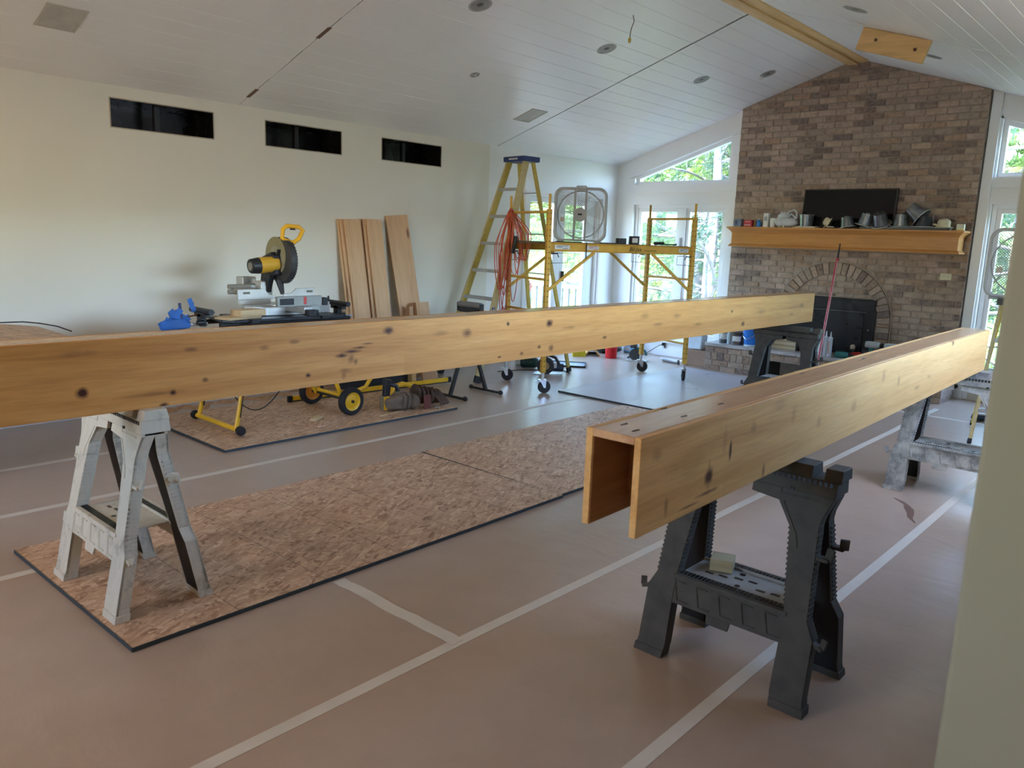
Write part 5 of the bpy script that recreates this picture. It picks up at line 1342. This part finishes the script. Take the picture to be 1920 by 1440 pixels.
t = thing('black_cable', 'thin black cable draped over the strand board table at the left wall', 'cable', (-5.8, 1.5, .8))
MB().tube([(.0, -.6, .10), (-.02, -.2, .055), (-.02, .02, .030), (.0, .16, .030), (.06, .24, .022), (.20, .30, .012), (.35, .33, -.006)], .0045, 6).build('cable', blackp, t)

# ------------------------------------------------------------------ on the mantel
SHZ = 1.7085
tv = thing('television', 'black flat television leaning on the brick above the mantel shelf', 'television', (-3.23, 9.0, SHZ), 0)
q = MB(); tl = Matrix.Rotation(math.radians(-4), 4, 'X')
q.box(-.50, .50, -.015, .015, 0, .43, tl); q.build('body', plain('tv_frame', (.02, .022, .02), .35), tv, .003)
MB().box(-.485, .485, -.0175, -.015, .018, .415, tl).build('screen', plain('tv_screen', (.006, .006, .007), .12), tv)
can_g = plain('can_grey_metal', (.19, .20, .21), .32, .75, .25, 18); can_r = plain('can_rim', (.55, .55, .54), .4, .3); can_in = plain('can_inner', (.08, .085, .09), .4, .5)
def lightcan(lab, x, y, z, r=.068, h=.095, rx=0, ry=0, up=False, label=False, m=None):
    """recessed lamp trim: cup with a wide pale rim; standing rim down unless up"""
    o = thing('light_trim', lab, 'lamp trim', (x, y, z), 0, 'grey recessed lamp trims on the mantel'); o.rotation_euler = (rx, ry, 0); r *= 1.14; h *= 1.32
    if up:
        MB().lathe([(r * .85, 0), (r, h), (r * .97, h), (r * .8, .01)], n=28).build('cup', m or can_g, o); MB().lathe([(r * 1.02, h - .004), (r * 1.10, h), (r * .97, h + .003)], n=28, ring=True).build('rim', can_r, o)
    else:
        MB().lathe([(r * 1.28, 0), (r * 1.30, .004), (r * 1.04, .009), (r * .98, .01), (r * .80, h), (0, h + .001)], n=30).build('cup', m or can_g, o)
        MB().lathe([(r * 1.30, -.001), (r * 1.34, .002), (r * 1.31, .006), (r * 1.24, .004)], n=30, ring=True).build('rim', can_r, o)
        MB().lathe([(0, h + .0012), (r * .30, h + .0012), (r * .28, h + .012), (0, h + .013)], n=16).build('socket_boss', can_in, o)
    return o
t = thing('paper_stack', 'thin stack of cream papers under the upright grey lamp trim', 'papers', (-3.62, 8.86, SHZ)); MB().box(-.13, .12, -.045, .045, 0, .010).build('sheet', plain('cream_paper', (.62, .56, .40), .7), t); MB().box(-.10, .14, -.04, .05, .0102, .016).build('sheet', plain('cream_paper', (.62, .56, .40), .7), t)
lightcan('upright grey lamp trim on cream papers, left of the television base', -3.62, 8.865, SHZ + .0165, .068, .095, up=True)
lightcan('dark grey lamp trim tipped on its side below the television centre', -3.16, 8.87, SHZ + .0115, .062, .085, 0, math.radians(-12))
lightcan('scuffed grey lamp trim leaning left on the dark tray', -2.985, 8.86, SHZ + .034, .066, .095, 0, math.radians(14))
lightcan('grey lamp trim tilted towards the room showing a round boss', -2.81, 8.85, SHZ + .05, .068, .095, math.radians(28), math.radians(-6))
lightcan('shiny bowl-shaped grey lamp trim right of the television', -2.62, 8.87, SHZ + .031, .072, .095, math.radians(4), 0)
lightcan('dark lamp trim under the tumbled one at the right of the tray', -2.405, 8.87, SHZ + .0255, .078, .08, 0, 0, m=plain('can_dark_metal', (.06, .065, .07), .35, .6))
lightcan('light grey lamp trim tumbled on top of the dark trim', -2.43, 8.865, SHZ + .12, .072, .12, 0, math.radians(-50))
t = thing('baking_tray', 'long dark grey tray on the mantel holding the lamp trims', 'tray', (-2.60, 8.88, SHZ + .001))
MB().prism([(-.42, -.06), (-.40, -.085), (.40, -.085), (.45, -.05), (.45, .05), (.40, .08), (-.40, .08), (-.42, .06)], 2, 0, .022).build('pan', plain('tray_slate', (.09, .10, .10), .4), t, .006)
t = thing('black_tray', 'flat black tray at the middle of the mantel', 'tray', (-3.18, 8.89, SHZ + .0005)); MB().box(-.22, .14, -.06, .06, 0, .010).build('pan', blackp, t, .003)
t = thing('white_switch', 'small white switch plate lying before the black tray', 'switch plate', (-3.33, 8.83, SHZ + .0106)); MB().box(-.035, .035, -.012, .012, 0, .009).build('plate', whitep, t, .003)
cream = plain('cream_plastic', (.60, .53, .36), .5)
def creamcap(lab, x, y, z, rx=0, ry=0, sc=1):
    o = thing('glass_globe', lab, 'glass globe', (x, y, z), 0, 'cream glass globes on the mantel'); o.rotation_euler = (rx, ry, 0); o.scale = (sc, sc, sc)
    MB().lathe([(.085, 0), (.087, .006), (.062, .012), (.060, .03), (.062, .055), (.055, .075), (.035, .088), (0, .092)], n=26).build('dome', cream, o)
    MB().tube([(-.055, 0, .02), (-.085, 0, .035), (-.10, 0, .028)], .010, 8).build('lug', cream, o); return o
creamcap('cream glass globe lying on its side left of the television middle', -3.36, 8.865, SHZ + .058, math.radians(20), math.radians(-62), .72)
creamcap('cream glass globe standing at the right end of the tray', -2.22, 8.88, SHZ + .0245)
t = thing('switch_box', 'pale yellow-white electrical switch at the right end of the mantel', 'switch', (-2.055, 8.84, SHZ)); MB().box(-.035, .035, -.02, .02, 0, .062).build('body', plain('pale_ivory', (.60, .62, .48), .5), t, .004); MB().box(-.02, .035, -.03, -.02, -.0, .012).build('lug', plain('brass', (.55, .38, .12), .4, .5), t)
t = thing('blue_carton', 'small blue-grey carton at the left end of the mantel', 'box', (-4.43, 8.87, SHZ)); MB().box(-.045, .045, -.04, .04, 0, .088).build('box', plain('carton_blue', (.20, .25, .33), .6, var=.3, scale=20), t, .002); MB().box(-.03, .0, -.0415, -.04, .02, .07).build('print', plain('carton_navy', (.06, .08, .2), .6), t)
t = thing('red_carton', 'red carton with white print on the mantel', 'box', (-4.30, 8.86, SHZ)); MB().prism([(-.05, 0), (.055, 0), (.048, .078), (-.045, .078)], 1, -.035, .035).build('box', plain('carton_red', (.55, .05, .06), .55), t, .002)
q = MB()
for k in range(4): q.box(-.035 + k * .02, -.025 + k * .02, -.0365, -.035, .012, .030)
q.box(-.03, .035, -.0365, -.035, .055, .062); q.build('print', stw, t)
t = thing('blue_bottle', 'small bright blue bottle beside the white tube on the mantel', 'bottle', (-4.175, 8.86, SHZ)); MB().lathe([(.024, 0), (.026, .005), (.026, .055), (.014, .07), (.012, .082), (0, .083)], n=20).build('bottle', plain('bright_blue', (.03, .22, .65), .35), t); MB().lathe([(.013, .083), (.013, .094), (0, .095)], n=14).build('cap', whitep, t)
t = thing('brown_jar', 'small brown jar between the red carton and the blue bottle', 'jar', (-4.225, 8.88, SHZ)); MB().lathe([(.018, 0), (.019, .05), (.012, .062), (0, .062)], n=16).build('jar', plain('amber_jar', (.22, .15, .07), .4), t)
t = thing('white_tube_box', 'tall narrow white carton on the mantel', 'box', (-4.085, 8.87, SHZ)); MB().box(-.030, .026, -.03, .03, 0, .158).build('box', whitep, t, .002); MB().box(-.02, .018, -.0312, -.030, .07, .12).build('print', plain('grey_print', (.4, .4, .42), .6), t)
t = thing('white_cup', 'small white cup behind the plastic bag on the mantel', 'cup', (-4.015, 8.88, SHZ)); MB().lathe([(.03, 0), (.034, .09), (.034, .102), (0, .104)], n=20).build('cup', whitep, t)
bagm = plain('bag_plastic', (.50, .52, .53), .35, var=.2, scale=14, bs=.0)
t = thing('plastic_bag', 'filled pale grey plastic shopping bag with looped handles on the mantel', 'bag', (-3.86, 8.865, SHZ))
MB().blob((0, 0, .062), .145, .055, .062, 5, .10, 24, 14).build('bag_body', bagm, t); MB().blob((-.02, 0, .115), .08, .035, .055, 6, .16, 20, 12).build('bag_neck', bagm, t)
MB().tube([(.02, -.02, .13), (.05, -.03, .175), (.10, -.02, .195), (.13, -.02, .17), (.135, -.02, .12), (.11, -.02, .09)], .010, 8).build('handle', bagm, t)
MB().tube([(.03, -.03, .11), (.08, -.04, .15), (.12, -.03, .115), (.15, -.03, .10)], .012, 8).build('handle', bagm, t); MB().tube([(-.06, -.01, .15), (-.055, -.015, .175), (-.035, -.015, .18), (-.035, -.01, .15)], .006, 6).build('knot', bagm, t)
for x in (-.03, .02): MB().blob((x - .01, -.065, .010), .012, .010, .010, 2, .05, 10, 8).build('cream_stub', cream, t)
# thermostat plate on the brick right of the arch
t = thing('switch_plate', 'cream double switch plate on the brick right of the arch', 'switch plate', (-2.18, CY - .006, 1.245)); MB().box(-.055, .055, -.008, .006, -.034, .034).build('plate', plain('ivory_plate', (.62, .57, .40), .5), t, .003)
for x in (-.02, .02): MB().box(x - .004, x + .004, -.011, -.008, -.01, .01).build('toggle', cream, t)

# ------------------------------------------------------------------ on and around the hearth
HZ = HT + .0385
t = thing('mop_pole', 'red telescopic pole with a dark tip leaning on the mantel', 'pole', (-3.13, 8.30, 0))
P0, P1 = Vector((0, .0, .0)), Vector((-.06, .49, 1.545))
MB().cyl(P0, P0 + (P1 - P0) * .90, .014, n=14).build('tube', plain('red_metal', (.50, .055, .07), .3), t); MB().cyl(P0 + (P1 - P0) * .90, P1, .010, .006, 12).build('tip', plain('navy_tip', (.03, .03, .05), .4), t)
MB().cyl(P0 + (P1 - P0) * .02 + Vector((.012, -.012, 0)), P0 + (P1 - P0) * .88 + Vector((.010, -.010, 0)), .0035, n=6).build('white_stripe', stw, t)
def tin(lab, x, y, r, h, col, z=HZ, lid=None, lbl=None):
    t = thing('paint_can', lab, 'can', (x, y, z), 0, 'cans on the hearth'); MB().lathe([(r, 0), (r * 1.02, .004), (r, .008), (r, h - .008), (r * 1.03, h - .004), (r * 1.02, h), (r * .86, h), (r * .86, h - .006), (0, h - .006)], n=26).build('can', col, t)
    if lbl: 
        vs = []; n = 12
        for k in range(n + 1):
            a = -2.2 + 1.9 * k / n; vs += [(r * 1.012 * math.cos(a), r * 1.012 * math.sin(a), h * .28), (r * 1.012 * math.cos(a), r * 1.012 * math.sin(a), h * .68)]
        MB().add(vs, [(2*k, 2*k+2, 2*k+3, 2*k+1) for k in range(n)]).build('paper_label', lbl, t)
    MB().tube([(-r, 0, h * .8), (-r * .9, -r * .5, h * .45), (0, -r * 1.08, h * .35), (r * .9, -r * .5, h * .45), (r, 0, h * .8)], .0025, 5).build('bail', chrome, t); return t
dk1 = plain('can_charcoal', (.055, .055, .058), .4, var=.4); dk2 = plain('can_brown', (.07, .05, .045), .4)
tin('leftmost dark can on the hearth', -4.42, 8.72, .055, .17, dk1, lbl=stw); tin('dark brown can with a white square label on the hearth', -4.24, 8.70, .062, .15, dk2, lbl=stw); tin('can with a pale top standing behind the brown can', -4.28, 8.86, .06, .20, plain('can_pale', (.42, .38, .36), .5))
t = thing('water_bottle', 'slim pale bottle between the two dark cans on the hearth', 'bottle', (-4.335, 8.68, HZ)); MB().lathe([(.022, 0), (.023, .12), (.012, .145), (.012, .165), (0, .166)], n=16).build('bottle', plain('ice_blue', (.50, .60, .66), .25), t)
t = thing('blue_bucket', 'bright blue bucket on the hearth behind the dark sawhorse', 'bucket', (-4.07, 8.72, HZ)); MB().lathe([(.082, 0), (.10, .20), (.107, .205), (.107, .215), (.095, .215), (.078, .01), (0, .01)], n=28).build('pail', plain('bucket_blue', (.02, .16, .55), .35), t); MB().tube([(-.10, 0, .19), (-.08, -.07, .12), (-.02, -.10, .08), (.05, -.09, .12), (.10, 0, .19)], .003, 6).build('bail', chrome, t); MB().lathe([(.084, -.001), (.086, .012), (.084, .02)], n=28, ring=True).build('base_band', plain('ice_blue', (.50, .60, .66), .25), t)
t = thing('teal_bag', 'crumpled teal plastic bag beside the blue bucket', 'bag', (-3.93, 8.70, HZ)); MB().blob((0, 0, .075), .045, .05, .085, 7, .25, 18, 12).build('bag', plain('teal_film', (.10, .30, .33), .35, var=.4), t); MB().blob((.01, 0, .17), .03, .03, .05, 9, .3, 14, 10).build('neck', plain('black_film', (.02, .03, .03), .3), t)
t = thing('tile_box', 'pale wooden crate with printed bands on the hearth', 'box', (-3.69, 8.84, HZ)); MB().box(-.15, .15, -.08, .08, 0, .19).build('box', plain('crate_pale', (.50, .43, .30), .7), t, .002)
for z in (.04, .09, .14): MB().box(-.13, .13, -.0815, -.08, z, z + .016).build('printed_band', plain('crate_band', (.34, .25, .15), .7), t)
t = thing('rusty_grate', 'rust brown slatted box on the hearth right of the crate', 'box', (-3.44, 8.84, HZ))
for k in range(5): MB().box(-.075 + k * .032, -.05 + k * .032, -.06, .06, .0, .19).build('slat', plain('rust_brown', (.20, .09, .045), .7), t)
t = thing('black_carton', 'narrow black carton between the crate and the rusty box', 'box', (-3.525, 8.8, HZ)); MB().box(-.025, .0, -.05, .05, 0, .19).build('box', blackp, t)
wt = plain('tube_white', (.62, .66, .72), .35)
for k, (x, y, lab) in enumerate(((-3.245, 8.66, 'white caulk tube just right of the red pole'), (-3.195, 8.69, 'middle white caulk tube right of the red pole'), (-3.135, 8.66, 'third white caulk tube, rightmost of the upright three'), (-3.30, 8.70, 'white caulk tube behind the red pole'))):
    t = thing('caulk_tube', lab, 'tube', (x, y, HZ), 0, 'white caulk tubes on the hearth'); MB().lathe([(.024, 0), (.024, .20), (.026, .205), (.010, .215), (.004, .27), (0, .27)], n=18).build('cartridge', wt, t)
    if k == 2: MB().box(-.012, .0, -.0262, -.024, .03, .17).build('print', plain('orange_print', (.6, .3, .15), .5), t)
sage = plain('tool_teal', (.035, .16, .15), .45); redt = plain('tool_red', (.45, .03, .03), .4); wht = plain('tool_lightgrey', (.45, .48, .48), .4)
def drill(lab, x, y, z, rz, bm, gm_, s=1, roll=PI/2):
    t = thing('cordless_drill', lab, 'drill', (x, y, z), rz, 'power tools on the hearth'); R_ = Matrix.Rotation(roll, 4, 'X') @ Matrix.Scale(s, 4)
    q = MB(); q.lathe([(.0, -.09), (.030, -.085), (.034, -.05), (.034, .03), (.026, .045), (.0, .045)], n=18, M=R_ @ Matrix.Rotation(PI/2, 4, 'Y')); q.build('body', bm, t)
    MB().lathe([(.018, .045), (.022, .06), (.020, .09), (.008, .105), (0, .106)], n=14, M=R_ @ Matrix.Rotation(PI/2, 4, 'Y')).build('chuck', blackp, t)
    MB().prism([(-.045, -.02), (-.005, -.02), (-.02, -.13), (-.06, -.13)], 1, -.016, .016, R_).build('grip', gm_, t, .004); MB().box(-.085, .01, -.033, .033, -.165, -.13, R_).build('battery', blackp, t, .004); return t
drill('teal drill lying nearest on the hearth edge', -2.98, 8.66, HZ + .035, .3, sage, sage, 1.0)
drill('red drill lying behind the teal drill', -2.88, 8.80, HZ + .036, 1.0, redt, blackp, .9)
drill('light grey and black tool standing above the red drill', -2.72, 8.82, HZ + .16, .1, wht, sage, 1.1, 0)
drill('light grey power tool right of the tool pile', -2.52, 8.80, HZ + .16, -.1, wht, blackp, 1.1, 0)
drill('dark power tool at the right end of the tool pile', -2.38, 8.74, HZ + .035, .8, blackp, dark_steel, 1.0)
drill('dark teal tool under the light grey tools', -2.66, 8.68, HZ + .036, 2.2, sage, blackp, 1.0)
t = thing('tool_case', 'black tool case on the hearth under the power tools', 'case', (-2.62, 8.86, HZ)); MB().box(-.22, .22, -.06, .08, 0, .10).build('case', blackp, t, .008)
t = thing('glass_jar', 'small clear jar with a bright rim at the right of the hearth tools', 'jar', (-2.19, 8.80, HZ)); MB().lathe([(.03, 0), (.035, .02), (.035, .27), (.0, .27)], n=18).build('jar', plain('dull_glass', (.14, .12, .11), .2), t); MB().lathe([(.036, .26), (.037, .275), (.03, .28), (0, .28)], n=18).build('lid', stw, t)
t = thing('tangled_cord', 'tangle of black cords on the hearth by the jar', 'cord', (-2.33, 8.80, HZ)); rd = random.Random(8)
P = [(rd.uniform(-.10, .10), rd.uniform(-.06, .06), rd.uniform(.01, .16)) for _ in range(22)]; P2 = []
for i in range(len(P) - 1):
    for k in range(5): u = k / 5; P2.append(tuple(P[i][j] * (1 - u) + P[i + 1][j] * u for j in range(3)))
MB().tube(P2, .007, 6).build('cable', blackp, t)
t = thing('rag', 'small cream rag knot on the black firebox edge', 'rag', (-2.97, 8.90, HZ + .0)); MB().blob((0, 0, .10), .030, .025, .03, 4, .2, 14, 10).build('rag', plain('rag_cream', (.50, .38, .28), .8), t); MB().box(-.03, .03, -.03, .03, 0, .08).build('tin_below', blackp, t)
t = thing('log_box', 'pale carton standing in the dark niche of the hearth', 'box', (-3.42, 8.72, .005)); MB().box(-.09, .09, -.06, .06, 0, .11).build('box', plain('crate_pale', (.50, .43, .30), .7), t)
# ------------------------------------------------------------------ floor items left of the hearth
cbm = plain('cardboard_brown', (.30, .19, .13), .8, var=.1)
t = thing('cardboard_box', 'brown cardboard box on the floor left of the hearth', 'box', (-4.78, 8.76, 0)); MB().box(-.15, .16, -.08, .14, 0, .20).build('box', cbm, t, .003); MB().box(-.14, -.02, -.078, .13, .2002, .204).build('flap', cbm, t)
t = thing('white_bucket', 'pale blue-white plastic tub on the cardboard box', 'bucket', (-4.80, 8.78, .205)); MB().prism([(-.085, 0), (.085, 0), (.10, .175), (-.10, .175)], 1, -.07, .07).build('tub', plain('tub_white', (.58, .66, .74), .4), t, .012); MB().box(-.105, .105, -.075, .075, .175, .185).build('lid', plain('tub_white', (.58, .66, .74), .4), t, .003)
t = thing('paper_roll', 'tan roll standing beside the white tub on the cardboard box', 'roll', (-4.665, 8.80, .205)); MB().lathe([(.018, 0), (.035, 0), (.035, .10), (.018, .10)], n=20, ring=True).build('roll', plain('roll_tan', (.34, .26, .18), .8), t)
t = thing('caulk_gun', 'grey caulk gun lying on the floor before the cardboard box', 'caulk gun', (-5.09, 8.66, .0), math.radians(-12)); MB().cyl((-.13, 0, .03), (.13, 0, .03), .028, n=18).build('barrel', plain('gun_grey', (.36, .34, .33), .4, .4), t, .003); MB().tube([(.13, 0, .03), (.17, 0, .05), (.22, 0, .045)], .006, 6).build('rod', chrome, t); MB().tube([(.13, 0, .03), (.16, -.02, .01), (.18, -.06, .012)], .009, 6).build('handle', blackp, t); MB().cyl((-.18, 0, .03), (-.13, 0, .03), .006, .02, 10).build('nozzle', whitep, t)
MBt = thing('circular_saw', 'black circular saw with a white-topped battery by the wall under the window', 'saw', (-5.44, 8.42, 0), math.radians(20))
MB().box(-.13, .13, -.07, .07, .004, .012).build('base_plate', alu, MBt); MB().cyl((-.02, -.04, .085), (-.02, .01, .085), .075, n=26).build('blade_guard', blackp, MBt, .004); MB().cyl((-.02, .01, .085), (-.02, .09, .085), .04, n=18).build('motor', blackp, MBt); MB().tube([(-.04, 0, .15), (.04, 0, .17), (.10, 0, .13), (.12, 0, .08)], .016, 8).build('handle', sage, MBt); MB().box(-.09, -.01, -.03, .05, .165, .215).build('battery', blackp, MBt, .004); MB().box(-.088, -.012, -.028, .048, .215, .225).build('battery_top', wht, MBt)
t = thing('red_canister', 'red plastic canister on the floor below the glass door', 'canister', (-5.80, 8.36, 0)); MB().lathe([(.072, 0), (.076, .01), (.076, .125), (.080, .13), (.080, .155), (.0, .158)], n=26).build('canister', plain('canister_red', (.65, .02, .025), .35), t)
t = thing('triangle_block', 'triangular wooden trough standing on end by the glass door', 'block', (-6.06, 8.30, 0), math.radians(42))
MB().prism([(-.115, 0), (-.09, 0), (0, .115), (0, .145)], 1, -.05, .16).build('side', bw, t); MB().prism([(.115, 0), (.09, 0), (0, .115), (0, .145)], 1, -.05, .16).build('side', bw, t); MB().box(-.09, .09, .15, .16, 0, .03).build('dark_back', blackp, t)
t = thing('yellow_note', 'bright yellow card box standing on the floor below the glass door', 'box', (-6.12, 8.10, 0), math.radians(50)); MB().box(-.085, .085, -.01, .03, 0, .115).build('card', plain('neon_yellow', (.75, .62, .03), .5), t)
t = thing('black_bag', 'black bag slumped on the floor in the corner by the door', 'bag', (-6.12, 8.72, 0)); MB().blob((0, 0, .10), .20, .17, .10, 11, .15, 20, 12).build('bag', plain('bag_black', (.012, .02, .022), .35), t)
t = thing('blue_jug', 'light blue jug in the corner beside the black bag', 'jug', (-5.93, 8.98, 0)); MB().prism([(-.06, 0), (.06, 0), (.06, .15), (.03, .19), (-.04, .19), (-.06, .15)], 1, -.05, .05).build('jug', plain('jug_blue', (.12, .38, .65), .4), t, .008); MB().box(-.05, .05, -.052, -.05, .03, .09).build('label', stw, t)
t = thing('clamp', 'slim black and chrome clamp on the floor beside the red canister', 'clamp', (-5.58, 8.45, 0), math.radians(15)); MB().bar((-.16, 0, .02), (.16, .02, .02), .02, .008).build('bar', chrome, t); MB().tube([(-.02, 0, .02), (.04, 0, .055), (.10, 0, .04)], .012, 8).build('handle', blackp, t)
t = thing('worm_drive_saw', 'black and white corded saw lying behind the scaffold wheel', 'saw', (-5.50, 6.72, 0), math.radians(30))
MB().box(-.15, .16, -.10, .08, .003, .010).build('base_plate', alu, t); MB().cyl((-.02, -.07, .10), (-.02, -.02, .10), .095, n=28).build('blade_guard', dark_steel, t, .004); MB().cyl((-.02, -.075, .10), (-.02, -.07, .10), .045, n=20).build('guard_hub', plain('bronze_hub', (.30, .20, .10), .4, .5), t); MB().cyl((-.02, -.02, .09), (.16, .05, .075), .05, .045, 18).build('motor', plain('motor_navy', (.02, .03, .05), .4), t); MB().box(.05, .10, -.055, -.02, .08, .14).build('white_plate', stw, t, .004); MB().tube([(-.08, 0, .18), (.0, 0, .215), (.08, 0, .19), (.12, .02, .12)], .018, 8).build('handle', blackp, t)
MB().tube([(.14, .05, .06), (.22, .12, .01), (.12, .25, .006), (-.1, .2, .006), (-.35, .1, .006), (-.55, -.1, .006)], .005, 6).build('cord', blackp, t)
t = thing('canister_vacuum', 'dark green cylinder tool case lying on its side behind the scaffold wheel', 'canister', (-5.93, 6.86, 0), math.radians(35)); MB().lathe([(0, -.13), (.04, -.128), (.062, -.10), (.065, .06), (.055, .07), (.055, .10), (0, .10)], n=26, M=Matrix.Translation((0, 0, .066)) @ Matrix.Rotation(math.radians(-90), 4, 'Y')).build('body', plain('dark_green', (.01, .045, .04), .4), t); MB().lathe([(.057, .075), (.060, .08), (.060, .13), (0, .14)], n=24, M=Matrix.Translation((0, 0, .066)) @ Matrix.Rotation(math.radians(-90), 4, 'Y')).build('cap', plain('cap_grey', (.4, .42, .4), .4), t)
t = thing('folding_frame', 'flat black-edged clear panel lying on the floor behind the ladder foot', 'panel', (-5.78, 7.42, 0), math.radians(35)); MB().box(-.22, .22, -.16, .16, .004, .012).build('panel', plain('panel_blue_grey', (.35, .45, .55), .2), t)
for a in ((-.23, .23, -.17, -.15), (-.23, .23, .15, .17), (-.23, -.21, -.17, .17), (.21, .23, -.17, .17)): MB().box(*a, .0, .02).build('edge_strip', blackp, t)
t = thing('wall_outlet', 'black outlet with a plugged-in black cord below the left window', 'outlet', (-5.50, YF - .001, .14)); MB().box(-.03, .03, -.008, 0, -.05, .055).build('plate', stw, t, .002); MB().box(.008, .024, -.020, -.008, -.035, .04).build('device', blackp, t, .002); MB().box(-.022, .0, -.03, -.008, -.005, .03).build('plug', blackp, t, .003); MB().tube([(-.01, -.03, .01), (-.04, -.05, .0), (-.10, -.10, -.05), (-.16, -.2, -.12), (-.14, -.35, -.134)], .0045, 6).build('cord', blackp, t)
t = thing('low_outlet', 'dark green-grey outlet low on the left wall behind the roller stand', 'outlet', (XL + .001, 5.62, .24)); MB().box(0, .006, -.035, .035, -.055, .055).build('plate', plain('outlet_dark', (.12, .13, .09), .4), t, .002); MB().box(.006, .010, -.018, .018, -.04, .02).build('face', plain('outlet_face', (.3, .3, .2), .4), t)
t = thing('white_register', 'cream slatted wall register right of the hearth', 'register', (-1.78, YF - .03, 0)); MB().box(-.07, .18, -.02, .01, 0, .26).build('frame', plain('register_cream', (.58, .53, .44), .5), t, .003)
for k in range(8): MB().box(-.055, .165, -.024, -.02, .025 + k * .028, .040 + k * .028).build('slat', plain('register_cream', (.58, .53, .44), .5), t)
t = thing('shoe', 'dark shoe-like tool on the floor under the small stepladder', 'tool', (-1.50, 8.05, 0), 1.0); MB().blob((0, 0, .045), .10, .045, .045, 4, .12, 16, 10).build('body', plain('slate_blue', (.04, .06, .09), .4), t)
# pine block on the sawhorse tray
o = block('small squared pine block resting on the tray of the near dark sawhorse', (-1.235, 2.575, .3085), .35, .082, .082, .045, wood('dusty_block', (.30, .25, .13), (.36, .31, .18), (.42, .37, .24), 'X', .7), 'wood_offcut', 0, None)
# stain and crumbs on the paper
q = MB(); P = [(-1.62 + .30 * 0, 4.62)]; 
S_ = [(-1.33, 5.02, .006), (-1.28, 4.98, .022), (-1.235, 4.93, .016), (-1.20, 4.86, .028), (-1.17, 4.78, .020), (-1.15, 4.70, .014), (-1.10, 4.62, .004)]
for i in range(len(S_) - 1):
    (x0, y0, w0), (x1, y1, w1) = S_[i], S_[i + 1]
    q.poly([(x0 - w0, y0, .0002), (x0 + w0, y0, .0002), (x1 + w1, y1, .0002), (x1 - w1, y1, .0002)], [(x0 - w0, y0, .0006), (x0 + w0, y0, .0006), (x1 + w1, y1, .0006), (x1 - w1, y1, .0006)])
q.build('floor_stain', plain('stain_brown', (.16, .085, .06), .5), floor)

# ------------------------------------------------------------------ ceiling fittings
def slope_frame(x, y, side=-1):
    """frame lying in the slope: local z points down into the room"""
    s = SL if side < 0 else -SL; n_ = Vector((s, 0, -1)).normalized(); t_ = Vector((1, 0, s)).normalized(); b_ = n_.cross(t_)
    R_ = Matrix((t_, b_, n_)).transposed().to_4x4(); R_.translation = Vector((x, y, zc(x))); return R_
can_d = plain('ceiling_can_inner', (.30, .29, .27), .5, .2, .2); can_w = plain('ceiling_can_rim', (.42, .41, .38), .5)
for (x, y, r, lab, sd) in ((-4.38, 4.385, .088, 'open recessed ceiling can nearest the camera on the left slope', -1), (-4.385, 5.98, .086, 'open recessed ceiling can midway up the left slope', -1), (-4.365, 7.63, .082, 'open recessed ceiling can on the left slope nearer the transom', -1), (-3.965, 8.31, .082, 'recessed ceiling can with a loose white clip beside the ridge', -1), (-5.21, 5.168, .044, 'small open recessed can low on the left slope', -1), (-2.245, 5.985, .085, 'open recessed can on the right slope near the top of the frame', 1), (-2.16, 7.60, .08, 'open recessed can behind the mounting board on the right slope', 1)):
    t = thing('ceiling_can', lab, 'ceiling light', (0, 0, 0), 0, 'open recessed ceiling cans'); t.matrix_world = slope_frame(x, y, sd)
    MB().lathe([(r * .86, -.012), (r, .0), (r * 1.03, .003), (r * 1.0, .0045), (r * .88, .002)], n=34, ring=True).build('rim', can_w, t)
    MB().lathe([(r * .87, .001), (r * .80, -.006), (r * .5, -.010), (0, -.011)], n=30).build('inner_cup', can_d, t)
    MB().lathe([(r * .30, -.0), (r * .28, .0012), (0, .0015)], n=16).build('socket', plain('can_socket', (.10, .095, .085), .5), t)
    if y > 8: MB().box(-r * 1.2, -r * .7, -.02, .01, .0, .02).build('loose_clip', whitep, t)
    if r < .06:
        for k in range(3): MB().bar((math.cos(k * 2.1) * r * .8, math.sin(k * 2.1) * r * .8, .002), (0, 0, .002), .008, .002).build('spider_arm', whitep, t)
for (x, y, lab) in ((-5.665, 1.965, 'grey square ceiling grille near the upper left corner'), (-5.655, 6.44, 'grey ceiling grille on the left slope above the ladder')):
    t = thing('ceiling_vent', lab, 'vent', (0, 0, 0), 0, 'flush grey ceiling grilles'); t.matrix_world = slope_frame(x, y); gm2 = plain('grille_grey', (.52, .50, .44), .5)
    MB().box(-.135, .135, -.115, .115, -.004, .002).build('backing', gm2, t)
    MB().box(-.14, -.125, -.12, .12, 0, .006).box(.125, .14, -.12, .12, 0, .006).box(-.125, .125, -.12, -.105, 0, .006).box(-.125, .125, .105, .12, 0, .006).build('frame', gm2, t)
    for k in range(11): MB().obox((-.112 + k * .0224, 0, .0035), .012, .21, .0015, ry=.4).build('louver', gm2, t)
t = thing('hanging_wire', 'wire with a yellow connector hanging from the left ceiling slope', 'wire', (-3.93, 5.70, 0))
z0 = zc(-3.93) + .0
MB().tube([(0, 0, z0 - .0), (.012, .0, z0 - .05), (-.012, 0, z0 - .10), (-.02, 0, z0 - .15), (-.022, 0, z0 - .18)], .0035, 6).build('wire', plain('wire_brown', (.14, .10, .07), .6), t)
MB().lathe([(.004, -.0), (.014, -.018), (.008, -.045), (0, -.046)], c=(-.022, 0, z0 - .165), n=12).build('connector', plain('connector_yellow', (.55, .42, .05), .4), t)
